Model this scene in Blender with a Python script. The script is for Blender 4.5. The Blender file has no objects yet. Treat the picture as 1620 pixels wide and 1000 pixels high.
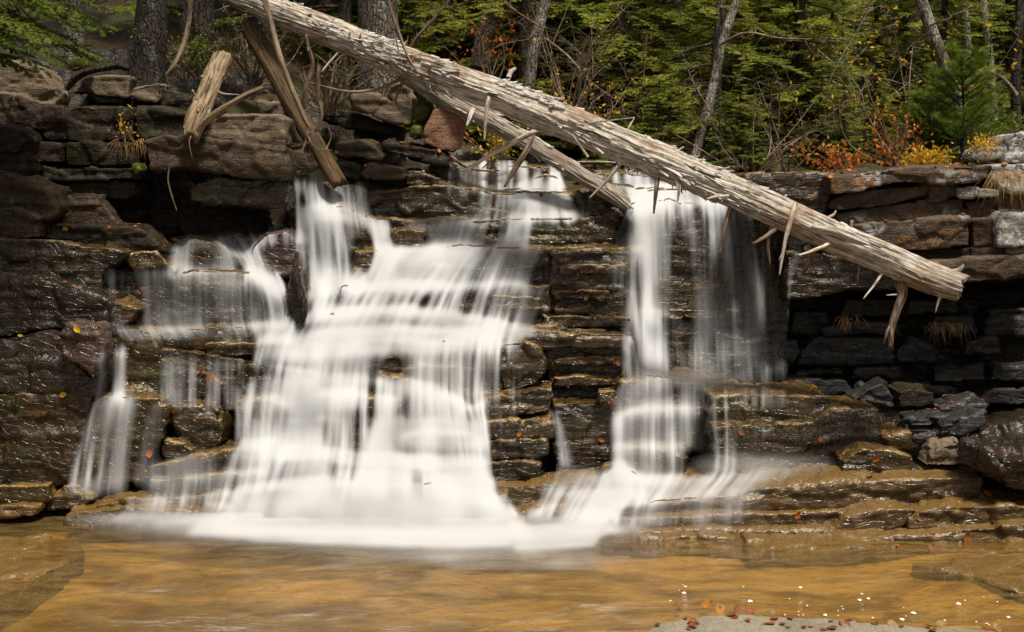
import bpy, bmesh, math, random
import numpy as np
from mathutils import Vector

# ------------------------------------------------------------------ camera, world, sun, exposure
S = bpy.context.scene
COL = S.collection
F, HZ, CH = 1955.0, 260.0, 3.0          # focal length in photo pixels, horizon row, eye height above the pool
camd = bpy.data.cameras.new('camera'); cam = bpy.data.objects.new('camera', camd); COL.objects.link(cam)
cam.location = (0, 0, CH); cam.rotation_euler = (math.radians(90), 0, 0)
camd.sensor_width = 36; camd.lens = F / 1620 * 36; camd.shift_y = -(500 - HZ) / 1620
camd.dof.use_dof = True; camd.dof.focus_distance = 11.0; camd.dof.aperture_fstop = 3.2
camd.clip_start = 0.1; camd.clip_end = 2000
S.camera = cam
SUN_EL, SUN_AZ = math.radians(64), math.radians(180 - 30)    # azimuth clockwise from +Y: high, behind the camera and to its right
W = bpy.data.worlds.new('World'); S.world = W; W.use_nodes = True
wn = W.node_tree.nodes; wl = W.node_tree.links
sky = wn.new('ShaderNodeTexSky'); sky.sky_type = 'NISHITA'; sky.sun_disc = False
sky.sun_elevation = SUN_EL; sky.sun_rotation = SUN_AZ; sky.air_density = 1.0; sky.dust_density = 3.0
wn['Background'].inputs['Strength'].default_value = 0.095
hs = wn.new('ShaderNodeMixRGB'); hs.blend_type = 'MULTIPLY'; hs.inputs[0].default_value = 1; hs.inputs[2].default_value = (1.18, 1.0, .78, 1)   # warm white balance
wl.new(sky.outputs['Color'], hs.inputs[1]); wl.new(hs.outputs[0], wn['Background'].inputs['Color'])
sund = bpy.data.lights.new('sun', 'SUN'); sun = bpy.data.objects.new('sun', sund); COL.objects.link(sun)
sund.energy = 4.0; sund.angle = math.radians(10); sund.color = (1.0, 0.93, 0.82)
sdir = Vector((math.sin(SUN_AZ) * math.cos(SUN_EL), math.cos(SUN_AZ) * math.cos(SUN_EL), math.sin(SUN_EL)))
sun.rotation_euler = sdir.to_track_quat('Z', 'Y').to_euler()
S.view_settings.view_transform = 'Standard'; S.view_settings.look = 'None'
S.view_settings.exposure = 0.46; S.view_settings.gamma = 1.0; S.view_settings.use_curve_mapping = False
S.render.engine = 'CYCLES'
S.cycles.transparent_max_bounces = 24; S.cycles.max_bounces = 6; S.cycles.diffuse_bounces = 3
S.cycles.glossy_bounces = 3; S.cycles.transmission_bounces = 3; S.cycles.volume_bounces = 1
S.cycles.use_denoising = True; S.cycles.caustics_reflective = False; S.cycles.caustics_refractive = False

R0 = random.Random(7)
def P(px, py, Y): return np.array(((px - 810) / F * Y, Y, CH - (py - HZ) / F * Y))
def PZ(px, py, z=0.0):                      # point of a level at height z
    Y = (CH - z) * F / (py - HZ); return P(px, py, Y)

# ------------------------------------------------------------------ noise
def _h(i, j, k, s):
    n = (i * 374761393 + j * 668265263 + k * 2147483647 + s * 974634777) & 0xffffffff
    n = ((n ^ (n >> 13)) * 1274126177) & 0xffffffff
    n = ((n ^ (n >> 16)) * 2246822519) & 0xffffffff
    return ((n ^ (n >> 15)) & 0xffffff) / float(0xffffff)
def vn(p, s=0):
    p = np.asarray(p, float); i = np.floor(p).astype(np.int64); f = p - i; f = f * f * (3 - 2 * f)
    r = 0
    for dx in (0, 1):
        wx = f[:, 0] if dx else 1 - f[:, 0]
        for dy in (0, 1):
            wy = f[:, 1] if dy else 1 - f[:, 1]
            for dz in (0, 1):
                wz = f[:, 2] if dz else 1 - f[:, 2]
                r = r + wx * wy * wz * _h(i[:, 0] + dx, i[:, 1] + dy, i[:, 2] + dz, s)
    return r * 2 - 1
def fbm(p, o=4, s=0):
    r = 0; a = 1; t = 0
    for k in range(o):
        r = r + a * vn(p * 2 ** k + 17.3 * k, s + k); t += a; a *= .5
    return r / t
def cells(p, s=0):                          # value of the nearest Worley cell and F2-F1
    i = np.floor(p).astype(np.int64); n = len(p)
    d1 = np.full(n, 9.); d2 = np.full(n, 9.); v = np.zeros(n)
    for dx in (-1, 0, 1):
        for dy in (-1, 0, 1):
            for dz in (-1, 0, 1):
                c = i + (dx, dy, dz)
                q = np.stack([_h(c[:, 0], c[:, 1], c[:, 2], s + m) for m in (1, 2, 3)], 1) + c
                d = ((q - p) ** 2).sum(1); val = _h(c[:, 0], c[:, 1], c[:, 2], s + 9)
                m = d < d1
                d2 = np.where(m, d1, np.minimum(d2, d)); v = np.where(m, val, v); d1 = np.where(m, d, d1)
    return v * 2 - 1, np.sqrt(d2) - np.sqrt(d1)
def sst(a, b, x):
    t = np.clip((np.asarray(x, float) - a) / (b - a), 0, 1); return t * t * (3 - 2 * t)

# ------------------------------------------------------------------ mesh plumbing
def mesh_np(name, v, f, mat=None, uv=None, smooth=True, attrs=None):
    v = np.asarray(v, np.float32); f = np.asarray(f, np.int32); k = f.shape[1]
    me = bpy.data.meshes.new(name)
    me.vertices.add(len(v)); me.vertices.foreach_set('co', v.ravel())
    me.loops.add(f.size); me.loops.foreach_set('vertex_index', f.ravel())
    me.polygons.add(len(f)); me.polygons.foreach_set('loop_start', np.arange(0, f.size, k, dtype=np.int32))
    if smooth: me.polygons.foreach_set('use_smooth', np.ones(len(f), bool))
    if uv is not None:
        l = me.uv_layers.new(name='uv'); l.data.foreach_set('uv', np.asarray(uv, np.float32)[f.ravel()].ravel())
    for a, d in (attrs or {}).items():
        at = me.attributes.new(a, 'FLOAT', 'POINT'); at.data.foreach_set('value', np.asarray(d, np.float32))
    me.update(calc_edges=True)
    if mat: me.materials.append(mat)
    return me
def tag(o, label=None, cat=None, group=None, kind=None):
    if label: o['label'] = label
    if cat: o['category'] = cat
    if group: o['group'] = group
    if kind: o['kind'] = kind
    return o
def link(name, me, parent=None, loc=None):
    o = bpy.data.objects.new(name, me); COL.objects.link(o)
    if loc is not None: o.location = loc
    if parent is not None: o.parent = parent
    return o
def empty(name, loc, label, cat, group=None):
    o = link(name, None, None, loc); o.empty_display_size = .1
    return tag(o, label, cat, group)
def put(name, v, f, mat, parent=None, **kw):     # a mesh given in world space, origin at its base (or its parent's)
    v = np.asarray(v, float)
    if parent is None:
        o = np.array((v[:, 0].mean(), v[:, 1].mean(), v[:, 2].min()))
        return link(name, mesh_np(name, v - o, f, mat, **kw), None, o)
    q = parent; o = np.array(q.location)
    while q.parent is not None: q = q.parent; o = o + np.array(q.location)
    return link(name, mesh_np(name, v - o, f, mat, **kw), parent)
def join(parts):                                  # [(v, f, uv?)] with equal face size -> one
    vs, fs, us, n = [], [], [], 0
    for p in parts:
        vs.append(np.asarray(p[0])); fs.append(np.asarray(p[1]) + n); n += len(p[0])
        if len(p) > 2: us.append(p[2])
    return (np.concatenate(vs), np.concatenate(fs)) + ((np.concatenate(us),) if us else ())

# ------------------------------------------------------------------ materials
class NT:
    def __init__(s, name):
        s.m = bpy.data.materials.new(name); s.m.use_nodes = True
        s.t = s.m.node_tree; s.n = s.t.nodes; s.n.clear(); s.out = s.n.new('ShaderNodeOutputMaterial')
    def N(s, kind, **kw):
        n = s.n.new('ShaderNode' + kind)
        for k, v in kw.items():
            if k.startswith('i_'):
                key = k[2:]; key = int(key) if key.isdigit() else key.replace('_', ' ')
                s.put(n.inputs[key], v)
            else: setattr(n, k, v)
        return n
    def put(s, sock, v):
        if hasattr(v, 'is_linked') or isinstance(v, bpy.types.NodeSocket): s.t.links.new(v, sock)
        elif isinstance(v, tuple) and len(v) == 3 and sock.type == 'RGBA': sock.default_value = (*v, 1)
        else: sock.default_value = v
    def pos(s): return s.N('NewGeometry').outputs['Position']
    def mapv(s, v, sc, loc=(0, 0, 0)):
        return s.N('Mapping', i_Vector=v, i_Scale=sc, i_Location=loc).outputs[0]
    def noise(s, v, sc, det=4, rough=.55, dist=0.0):
        n = s.N('TexNoise', i_Vector=v, i_Scale=sc, i_Detail=det, i_Roughness=rough, i_Distortion=dist)
        return n.outputs['Fac']
    def voro(s, v, sc, feat='F1'):
        return s.N('TexVoronoi', feature=feat, i_Vector=v, i_Scale=sc).outputs['Distance']
    def math(s, op, a, b=0.0, c=None, clamp=False):
        n = s.N('Math', operation=op, use_clamp=clamp); s.put(n.inputs[0], a); s.put(n.inputs[1], b)
        if c is not None: s.put(n.inputs[2], c)
        return n.outputs[0]
    def ss(s, x, a, b, lo=0.0, hi=1.0):
        n = s.N('MapRange', interpolation_type='SMOOTHSTEP'); s.put(n.inputs[0], x)
        for k, v in zip((1, 2, 3, 4), (a, b, lo, hi)): s.put(n.inputs[k], v)
        return n.outputs[0]
    def mix(s, fac, a, b, mode='MIX'):
        n = s.N('MixRGB', blend_type=mode); s.put(n.inputs[0], fac); s.put(n.inputs[1], a); s.put(n.inputs[2], b)
        return n.outputs[0]
    def bump(s, h, st, d=.02, nrm=None):
        n = s.N('Bump', i_Height=h, i_Strength=st, i_Distance=d)
        if nrm is not None: s.put(n.inputs['Normal'], nrm)
        return n.outputs[0]
    def bsdf(s, col, rough, nrm=None, spec=.5, **kw):
        n = s.N('BsdfPrincipled', i_Base_Color=col, i_Roughness=rough)
        n.inputs['Specular IOR Level'].default_value = spec
        if nrm is not None: s.put(n.inputs['Normal'], nrm)
        for k, v in kw.items(): s.put(n.inputs[k.replace('_', ' ')], v)
        return n.outputs[0]
    def done(s, sh): s.t.links.new(sh, s.out.inputs['Surface']); return s.m

def rock_mat(name, a, b, top, rust=(.13, .05, .012), rust_amt=.3, moss=(.05, .06, .008), moss_amt=.3,
             lichen=None, lichen_amt=0., lichen2=None, rough=(.25, .6), top_lo=.30, top_hi=.72, spec=.5, thin_top=True, bmp=.7):
    t = NT(name); p = t.pos()
    n1 = t.noise(p, 2.2, 6, .6); n2 = t.noise(p, 14, 5, .65); n3 = t.noise(p, 70, 3, .6)
    st = t.noise(t.mapv(p, (1.2, 1.2, 16)), 1.6, 4, .6)                       # bedding
    c = t.mix(t.ss(n1, .35, .65), a, b)
    c = t.mix(t.ss(st, .45, .7, 0, .55), c, tuple(x * .45 for x in a))
    c = t.mix(t.math('MULTIPLY', t.ss(n2, .5, .68), t.ss(t.noise(p, 3.1, 4), .62 - rust_amt * .35, .75 - rust_amt * .2)), c, rust)
    c = t.mix(t.math('MULTIPLY', t.ss(t.noise(t.mapv(p, (1, 1, 1), (9, 3, 1)), 2.6, 5, .65), .68 - moss_amt * .3, .8 - moss_amt * .25), t.ss(n3, .3, .55)), c, moss)
    nz = t.N('SeparateXYZ', i_0=t.N('NewGeometry').outputs['Normal']).outputs[2]
    if top:
        pt = t.ss(t.N('NewGeometry').outputs['Pointiness'], .49, .56)
        tf = t.ss(t.math('ADD', nz, t.math('MULTIPLY', t.math('SUBTRACT', n2, .5), .7)), top_lo, top_hi)
        tc = t.mix(t.ss(n3, .3, .7), top, tuple(x * .55 for x in top))
        if thin_top: tf = t.math('MULTIPLY', tf, t.math('MULTIPLY_ADD', t.math('MAXIMUM', pt, t.ss(n1, .52, .68)), .85, .15))
        c = t.mix(tf, c, tc)
    if lichen:
        for k, lc in enumerate((lichen, lichen2)):
            if lc is None: continue
            pp = t.mapv(p, (1, 1, 1), (3.3 + 5 * k, 1.7, 8.1))
            m = t.math('MULTIPLY', t.ss(t.noise(pp, 1.9, 3), .72 - lichen_amt * .4, .80 - lichen_amt * .35), t.ss(t.noise(pp, 17, 6, .7), .47, .56))
            c = t.mix(m, c, lc)
    c = t.mix(t.ss(n3, .25, .75, 0, .6), t.mix(.45, c, (.0, .0, .0)), t.mix(.25, c, tuple(min(1, x * 2.2) for x in b)))
    h = t.math('ADD', t.math('ADD', t.math('MULTIPLY', n2, .7), t.math('MULTIPLY', n3, .16)), t.math('MULTIPLY', st, .6))
    h = t.math('ADD', h, t.math('MULTIPLY', t.ss(t.voro(t.mapv(p, (1, 1, 2.2)), 9, 'DISTANCE_TO_EDGE'), 0, .06), .25))
    nr = t.bump(h, bmp, .03)
    rg = t.ss(n2, .35, .65, rough[0], rough[1])
    return t.done(t.bsdf(c, rg, nr, spec))
TAN = (.42, .26, .08)
M = {}
M['wet'] = rock_mat('wet mossy ledge rock', (.022, .015, .006), (.055, .036, .013), TAN, moss=(.035, .045, .008), moss_amt=.5, rust_amt=.45, rough=(.07, .30))
M['wetdark'] = rock_mat('wet dark ledge rock', (.012, .009, .0045), (.036, .023, .009), (.26, .15, .04), moss=(.034, .042, .005), moss_amt=.55, rust_amt=.55, rough=(.15, .42), top_lo=.42)
M['bank'] = rock_mat('damp brown bank rock', (.010, .0075, .004), (.027, .0195, .011), (.06, .042, .02), lichen=(.30, .29, .25), lichen_amt=.2, moss_amt=.35, rust_amt=.35, rough=(.4, .75), spec=.2)
M['bankbrown'] = rock_mat('reddish brown bank rock', (.020, .012, .0055), (.05, .032, .015), (.10, .07, .034), lichen=(.28, .27, .22), lichen_amt=.1, moss_amt=.2, rust_amt=.5, rough=(.45, .8), spec=.35)
M['pale'] = rock_mat('pale dry rock', (.09, .067, .042), (.17, .13, .085), (.27, .21, .135), lichen=(.4, .4, .36), lichen_amt=.15, moss_amt=.25, rust_amt=.25, rough=(.6, .9), spec=.3)
M['wall'] = rock_mat('rusty layered wall rock', (.026, .018, .011), (.085, .058, .036), (.14, .10, .06), rust=(.22, .085, .018), rust_amt=.7, lichen=(.40, .41, .40), lichen_amt=.52, lichen2=(.25, .105, .02), moss_amt=.15, rough=(.5, .8), spec=.3)
M['lichen'] = rock_mat('lichen covered pale rock', (.14, .13, .12), (.28, .27, .25), (.34, .33, .30), lichen=(.62, .63, .61), lichen_amt=.75, moss_amt=.05, rust_amt=.2, rough=(.6, .9), spec=.3)
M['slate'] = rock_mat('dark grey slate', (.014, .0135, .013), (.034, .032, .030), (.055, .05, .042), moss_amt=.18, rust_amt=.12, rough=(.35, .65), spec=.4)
M['strata'] = rock_mat('tan wet layered rock', (.045, .027, .009), (.115, .068, .022), (.25, .15, .045), moss=(.05, .045, .006), moss_amt=.4, rust_amt=.4, rough=(.13, .40), top_lo=.35, top_hi=.75, thin_top=False, bmp=.6)
M['cliff'] = rock_mat('dark cliff rock', (.012, .009, .006), (.022, .016, .009), (.022, .016, .008), moss_amt=.4, rust_amt=.4, rough=(.25, .6), spec=.3)
M['slab'] = rock_mat('pale grey tan slab', (.20, .17, .125), (.34, .295, .22), (.36, .31, .23), rust=(.16, .10, .05), moss_amt=.1, rust_amt=.3, rough=(.4, .8), spec=.35, bmp=.45)
M['granite'] = rock_mat('reddish granite', (.17, .085, .05), (.30, .17, .105), None, rust=(.12, .06, .035), rust_amt=.4, lichen=(.3, .25, .2), lichen_amt=.1, moss_amt=.05, rough=(.6, .9), spec=.3)
M['purple'] = rock_mat('wet purple brown rock', (.040, .024, .020), (.09, .055, .045), (.12, .08, .06), rust_amt=.3, moss_amt=.1, rough=(.15, .4))
M['glossy'] = rock_mat('black glossy wet rock', (.013, .010, .006), (.036, .027, .017), (.05, .038, .024), rust=(.14, .03, .015), rust_amt=.3, moss_amt=.1, rough=(.12, .35))

# ------------------------------------------------------------------ rocks
ROCKS = {}
def remesh(v, faces, vox):
    me = bpy.data.meshes.new('tmp'); me.from_pydata([tuple(x) for x in v], [], faces); me.update()
    o = bpy.data.objects.new('tmp', me); COL.objects.link(o)
    md = o.modifiers.new('r', 'REMESH'); md.mode = 'VOXEL'; md.voxel_size = vox
    dg = bpy.context.evaluated_depsgraph_get(); dg.update()
    ev = o.evaluated_get(dg); m2 = ev.to_mesh()
    n = len(m2.vertices); co = np.empty(n * 3, np.float32); m2.vertices.foreach_get('co', co)
    fl = np.empty(len(m2.polygons) * 4, np.int32); m2.loops.foreach_get('vertex_index', fl)
    ev.to_mesh_clear(); bpy.data.objects.remove(o); bpy.data.meshes.remove(me)
    return co.reshape(-1, 3).astype(float), fl.reshape(-1, 4)
def edges_of(f):
    e = np.concatenate([f[:, [0, 1]], f[:, [1, 2]], f[:, [2, 3]], f[:, [3, 0]]]); return e
def smooth(v, f, it, lam=.5):
    e = edges_of(f); n = len(v); deg = np.bincount(e.ravel(), minlength=n)[:, None].clip(1)
    for _ in range(it):
        a = np.zeros_like(v)
        for c in range(3):
            a[:, c] = np.bincount(e[:, 0], v[e[:, 1], c], n) + np.bincount(e[:, 1], v[e[:, 0], c], n)
        v = v + lam * (a / deg - v)
    return v
def normals(v, f):
    a = np.cross(v[f[:, 2]] - v[f[:, 0]], v[f[:, 3 if f.shape[1] == 4 else 1]] - v[f[:, 1 if f.shape[1] == 4 else 0]])
    if f.shape[1] == 3: a = -a
    n = np.zeros_like(v)
    for k in range(f.shape[1]):
        for c in range(3): n[:, c] += np.bincount(f[:, k], a[:, c], len(v))
    return n / np.linalg.norm(n, axis=1)[:, None].clip(1e-9)
def roughen(v, f, amp=1., seed=0, bed=1.):
    n = normals(v, f)
    wp = v + .06 * np.stack([fbm(v * 4, 2, 50), fbm(v * 4, 2, 60), fbm(v * 4, 2, 70)], 1)
    c1, e1 = cells(wp * (2.6, 2.6, 4.5), 3); c2, e2 = cells(wp * (7, 7, 12), 5)
    lay = vn(np.stack([v[:, 0] * .7, v[:, 1] * .7, v[:, 2] * 20 + fbm(v * 1.5, 2, 8) * 1.6], 1), 21)
    flat = 1 - np.abs(n[:, 2])
    d = .022 * fbm(v * 2.0, 3, seed) + .024 * c1 + .010 * c2 - .010 * (1 - sst(0, .12, e1)) + .004 * fbm(v * 16, 3, 4) \
        + bed * .012 * np.sign(lay) * np.abs(lay) ** .5 * flat
    return v + n * (amp * d)[:, None]
def rock(name, label, cat, outline, Y, depth, mat, vox=.019, amp=1., bscale=.97, up=0., group=None, kind=None, sm=1, bed=1., low=0):
    pts = [P(q[0], q[1] + (0), Y + (q[2] if len(q) > 2 else 0)) for q in outline]
    return rock_w(name, label, cat, pts, depth, mat, vox, amp, bscale, up, group, kind, sm, bed)
def rock_w(name, label, cat, pts, depth, mat, vox=.022, amp=1., bscale=.97, up=0., group=None, kind=None, sm=1, bed=1., back=None):
    pts = np.array(pts); c = pts.mean(0); n = len(pts)
    if back is None: back = (pts - c) * (bscale, 1, bscale) + c + (0, depth, up)
    v = np.concatenate([pts, back])
    fs = [list(range(n)), list(range(2 * n - 1, n - 1, -1))] + [[i, i + n, (i + 1) % n + n, (i + 1) % n] for i in range(n)]
    # triangulate the caps so that concave outlines stay right
    bm = bmesh.new(); bv = [bm.verts.new(x) for x in v]
    for g in fs: bm.faces.new([bv[i] for i in g])
    bmesh.ops.triangulate(bm, faces=bm.faces[:]); bm.verts.index_update()
    fs = [[w.index for w in g.verts] for g in bm.faces]; bm.free()
    v, f = remesh(v, fs, vox)
    if len(v) == 0: print('EMPTY ROCK', label); return None
    v = smooth(v, f, sm)
    seed = int(abs(c[0] * 1000 + c[2] * 777)) % 9999
    v = roughen(v, f, amp, seed, bed)
    o = put(name, v, f, M[mat] if isinstance(mat, str) else mat)
    ROCKS[label] = (v, f)
    return tag(o, label, cat, group, kind or 'thing')
def ledge(name, label, lip, bottom, Y, depth, mat, **kw):
    b = bottom if isinstance(bottom, list) else [(x[0], bottom) + tuple(x[2:]) for x in lip]
    out = list(lip) + list(reversed(b))
    return rock(name, label, kw.pop('cat', 'rock ledge'), out, Y, depth, mat, bscale=kw.pop('bscale', 1.0), **kw)
# ------------------------------------------------------------------ ground: one sheet with the pool basin, banks and wooded slope
def terrain_z(x, y):
    x = np.asarray(x, float); y = np.asarray(y, float)
    s = sst(9.3, 7.7, y) * sst(-.9, 1.1, x)
    bed = -.15 - .20 * np.exp(-((x + 2.3) / 1.9) ** 2 - ((y - 8.2) / .75) ** 2) - .10 * np.exp(-((x - 2.5) / .9) ** 2 - ((y - 8.6) / .3) ** 2) + s * .165 + np.clip(7.3 - y, 0, 20) * .19
    bed = bed + sst(2.6, 3.6, x) * .11 * sst(8.3, 9.0, y)
    bed = np.minimum(bed, 1.45)
    top = 2.70 + np.clip(y - 13, 0, 200) * .10 + sst(17, 30, y) * 1.2
    left = sst(-.9, -3.4, x); right = sst(1.5, 2.6, x)
    top = top + left * (.75 + np.clip(y - 12.5, 0, 6) * .28) + right * .12
    top = top + sst(30, 90, y) * 9
    t = np.maximum(sst(12.4, 12.9, y), sst(5.5, 6.4, np.abs(x)) * sst(-2, 6, y))
    return bed * (1 - t) + top * t
def build_ground():
    ys = np.concatenate([np.linspace(-300, -12, 12), np.linspace(-10, 6, 18), np.arange(6.4, 13.2, .09), np.arange(13.3, 24, .3), np.arange(24.5, 60, 1.1), np.linspace(64, 400, 22)])
    xs = np.concatenate([np.linspace(-320, -34, 14), np.linspace(-30, -8, 20), np.arange(-7.4, 7.5, .12), np.linspace(8, 30, 20), np.linspace(34, 320, 14)])
    X, Y = np.meshgrid(xs, ys); v = np.stack([X.ravel(), Y.ravel(), np.zeros(X.size)], 1)
    v[:, 2] = terrain_z(v[:, 0], v[:, 1])
    pr = np.stack([v[:, 0], v[:, 1], 0 * v[:, 0]], 1)
    v[:, 2] += np.where(v[:, 1] > 12.6, .16, .035) * fbm(pr * .9, 4, 3) + np.where(v[:, 1] > 12.6, .05, .02) * fbm(pr * 4, 3, 5)
    nx = len(xs); i = np.arange(X.size).reshape(X.shape)
    f = np.stack([i[:-1, :-1], i[:-1, 1:], i[1:, 1:], i[1:, :-1]], -1).reshape(-1, 4)
    t = NT('ground'); p = t.pos(); sx = t.N('SeparateXYZ', i_0=p)
    n1 = t.noise(p, 1.1, 5, .6); n2 = t.noise(p, 9, 6, .7); n3 = t.noise(p, 60, 3)
    floor = t.mix(t.ss(n2, .4, .6), (.018, .012, .006), (.055, .032, .012))
    floor = t.mix(t.math('MULTIPLY', t.ss(n1, .48, .6), .7), floor, (.035, .05, .010))
    floor = t.mix(t.ss(t.voro(p, 22), .18, .1, 0, .7), floor, (.20, .075, .015))
    # pool bed: tan sand and rock with olive brown algae; absorption by deeper water painted in
    nb = t.noise(t.mapv(p, (.7, 1.9, 1)), 1.5, 5, .6, .9)
    bed = t.mix(t.ss(nb, .36, .62), (.15, .10, .028), (.50, .375, .16))
    bed = t.mix(t.ss(t.noise(t.mapv(p, (1, 1.8, 1)), 5, 5, .65), .5, .66, 0, .5), bed, (.17, .105, .02))
    bed = t.mix(t.ss(sx.outputs[2], -.17, -.30, 0, .7), bed, (.11, .07, .014))  # deep bed coloured darker to imitate light absorbed by the water
    dry = t.mix(t.ss(n2, .42, .6), (.085, .058, .024), (.15, .105, .05))
    bed = t.mix(t.ss(sx.outputs[2], -.17, -.30, 0, .7), bed, (.11, .07, .014))  # same painted depth darkening applied again
    dry = t.mix(t.ss(n3, .35, .7, 0, .4), dry, (.12, .09, .05))
    bed = t.mix(t.ss(t.math('ADD', sx.outputs[2], t.math('MULTIPLY', t.math('SUBTRACT', n2, .5), .05)), .0, .05), bed, dry)
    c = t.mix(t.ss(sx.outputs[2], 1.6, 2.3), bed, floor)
    nr = t.bump(t.math('ADD', n2, t.math('MULTIPLY', n3, .4)), .7, .03)
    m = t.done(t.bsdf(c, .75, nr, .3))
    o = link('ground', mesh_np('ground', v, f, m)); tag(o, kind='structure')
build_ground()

# ------------------------------------------------------------------ the cliff behind every block: one stepped sheet of bedrock
PROF = {0: [(60, 13.6), (100, 13.2), (170, 12.5), (220, 12.4), (300, 12.2), (370, 11.8), (430, 11.5), (530, 11.2), (625, 11.1), (770, 11.1), (890, 10.9)],
        330: [(90, 13.8), (150, 13.2), (220, 12.6), (290, 12.7), (372, 12.6), (385, 12.1), (430, 11.9), (515, 11.7), (550, 11.4), (640, 11.2), (770, 10.9), (890, 10.6)],
        470: [(150, 14.2), (260, 13.4), (290, 13.2), (345, 12.85), (390, 12.6), (450, 12.3), (525, 11.9), (620, 11.4), (760, 10.9), (890, 10.5)],
        600: [(200, 14.4), (258, 14.0), (292, 13.2), (345, 12.85), (390, 12.6), (450, 12.3), (525, 11.95), (545, 11.7), (620, 11.45), (690, 11.2), (760, 10.9), (890, 10.45)],
        870: [(262, 14.6), (292, 13.4), (345, 12.85), (390, 12.6), (450, 12.4), (525, 12.2), (545, 12.0), (640, 11.8), (740, 11.6), (790, 11.0), (890, 10.5)],
        1080: [(278, 13.4), (300, 12.7), (330, 12.5), (600, 12.45), (640, 12.0), (700, 11.8), (745, 11.5), (790, 10.8), (850, 10.5), (890, 10.4)],
        1240: [(280, 12.6), (330, 12.4), (600, 12.5), (640, 12.0), (700, 11.4), (750, 11.1), (800, 10.6), (850, 10.4), (890, 10.3)],
        1400: [(275, 12.1), (440, 12.0), (462, 12.5), (640, 12.3), (700, 11.4), (750, 11.0), (800, 10.5), (860, 10.3), (890, 10.2)],
        1800: [(262, 12.0), (440, 12.0), (462, 12.4), (640, 12.2), (700, 11.3), (750, 10.8), (800, 10.4), (860, 10.2), (890, 10.1)]}
def build_cliff():
    ks = sorted(PROF); px = np.arange(-260, 1861, 5.0); tt = np.linspace(0, 1, 150)
    tops = np.interp(px, ks, [PROF[k][0][0] for k in ks])
    rows = []
    for t in tt:
        py = tops + (890 - tops) * t
        cols = []
        for k in ks:
            a = PROF[k]; cols.append(np.interp(py, [q[0] for q in a], [q[1] for q in a]))
        cols = np.array(cols)
        j = np.clip(np.searchsorted(ks, px, side='right') - 1, 0, len(ks) - 2)
        k0 = np.array(ks)[j]; k1 = np.array(ks)[j + 1]; w = np.clip((px - k0) / (k1 - k0), 0, 1); w = w * w * (3 - 2 * w)
        Y = cols[j, np.arange(len(px))] * (1 - w) + cols[j + 1, np.arange(len(px))] * w
        rows.append(np.stack([(px - 810) / F * Y, Y, CH - (py - HZ) / F * Y], 1))
    back = [rows[0] + (0, b, -.02) for b in (1.6, 1.1, .7, .4, .2, .08)]
    V = np.array(back + rows); nr, nc = V.shape[:2]; v = V.reshape(-1, 3)
    i = np.arange(nr * nc).reshape(nr, nc)
    f = np.stack([i[:-1, :-1], i[1:, :-1], i[1:, 1:], i[:-1, 1:]], -1).reshape(-1, 4)
    v = roughen(v, f, 1.9, 5, 1.2)
    # stepped courses along the recess at the right
    o = put('cliff', v, f, M['cliff']); tag(o, 'dark stepped bedrock cliff behind the falls and the stacked blocks', 'cliff')
build_cliff()

# ------------------------------------------------------------------ left bank: stacked blocks
G1 = 'stacked rock blocks of the left bank'
def grow(o, sx, sy):                                            # blocks butt against each other in their courses
    c = np.mean([q[:2] for q in o], 0); return [((q[0] - c[0]) * sx + c[0], (q[1] - c[1]) * sy + c[1]) + tuple(q[2:]) for q in o]
B = lambda n, l, o, Y, d, m, **k: rock(n, l, 'rock', grow(o, 1.01, 1.05), Y, d, m, group=k.pop('group', G1), **k)
B('rock_block', 'small pale corner block at the upper left edge of the bank', [(-40, 148), (17, 150), (8, 206), (-40, 206)], 11.7, .5, 'pale')
B('rock_block', 'grey block with lichen flecks left end of the long bank lintel', [(20, 162), (52, 163), (64, 172), (62, 200), (45, 214), (5, 202)], 11.9, .5, 'bank')
B('rock_slab', 'long dark lintel slab across the left bank', [(64, 169), (190, 170), (211, 170), (214, 222), (140, 224), (72, 221), (60, 200)], 11.95, .6, 'bank')
B('rock_block', 'dark lintel block with a round pale lichen disc', [(214, 170), (250, 171), (290, 178), (322, 185), (318, 216), (228, 222), (214, 214)], 11.85, .6, 'bank')
B('rock_block', 'squared grey block over another at the left edge of the bank', [(-40, 203), (10, 203), (32, 206), (39, 222), (30, 240), (-40, 238)], 11.4, .5, 'bank')
B('rock_block', 'upright grey block under the squared one at the left edge', [(-40, 243), (30, 241), (40, 216), (40, 274), (30, 280), (-40, 272)], 11.45, .5, 'bank')
B('rock_block', 'mottled brown cube of rock under the long lintel', [(44, 222), (98, 223), (98, 259), (45, 256)], 11.8, .4, 'bankbrown')
B('rock_block', 'wide shaded block between brown cube and hanging moss', [(101, 225), (214, 226), (226, 262), (102, 262)], 11.9, .4, 'bank')
B('rock_slab', 'low grey course slab below the brown cube', [(66, 262), (150, 264), (228, 264), (224, 285), (96, 287), (66, 284)], 11.82, .4, 'bank')
B('rock_slab', 'dark reddish slab at the back of the left hollow', [(108, 288), (214, 287), (216, 313), (107, 308)], 11.95, .4, 'bankbrown')
B('cobble', 'small rounded brown cobble wedged in the left bank', [(78, 303), (84, 297), (98, 297), (106, 304), (104, 315), (84, 314)], 11.6, .16, 'bankbrown', vox=.012, amp=.4)
B('rock_slab', 'large brown slab sloping down from the left edge', [(-60, 268), (0, 276), (40, 286), (74, 302), (93, 331), (75, 350), (40, 338), (-60, 330)], 11.25, .5, 'bankbrown')
B('rock_slab', 'triangular brown slab leaning in the left hollow', [(105, 312), (150, 310), (165, 326), (190, 359), (94, 358), (95, 334)], 11.5, .3, 'bankbrown')
B('rock_block', 'split brown block under the sloping left slab', [(-60, 325), (30, 330), (63, 346), (62, 378), (-60, 376)], 11.12, .5, 'bankbrown')
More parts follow.
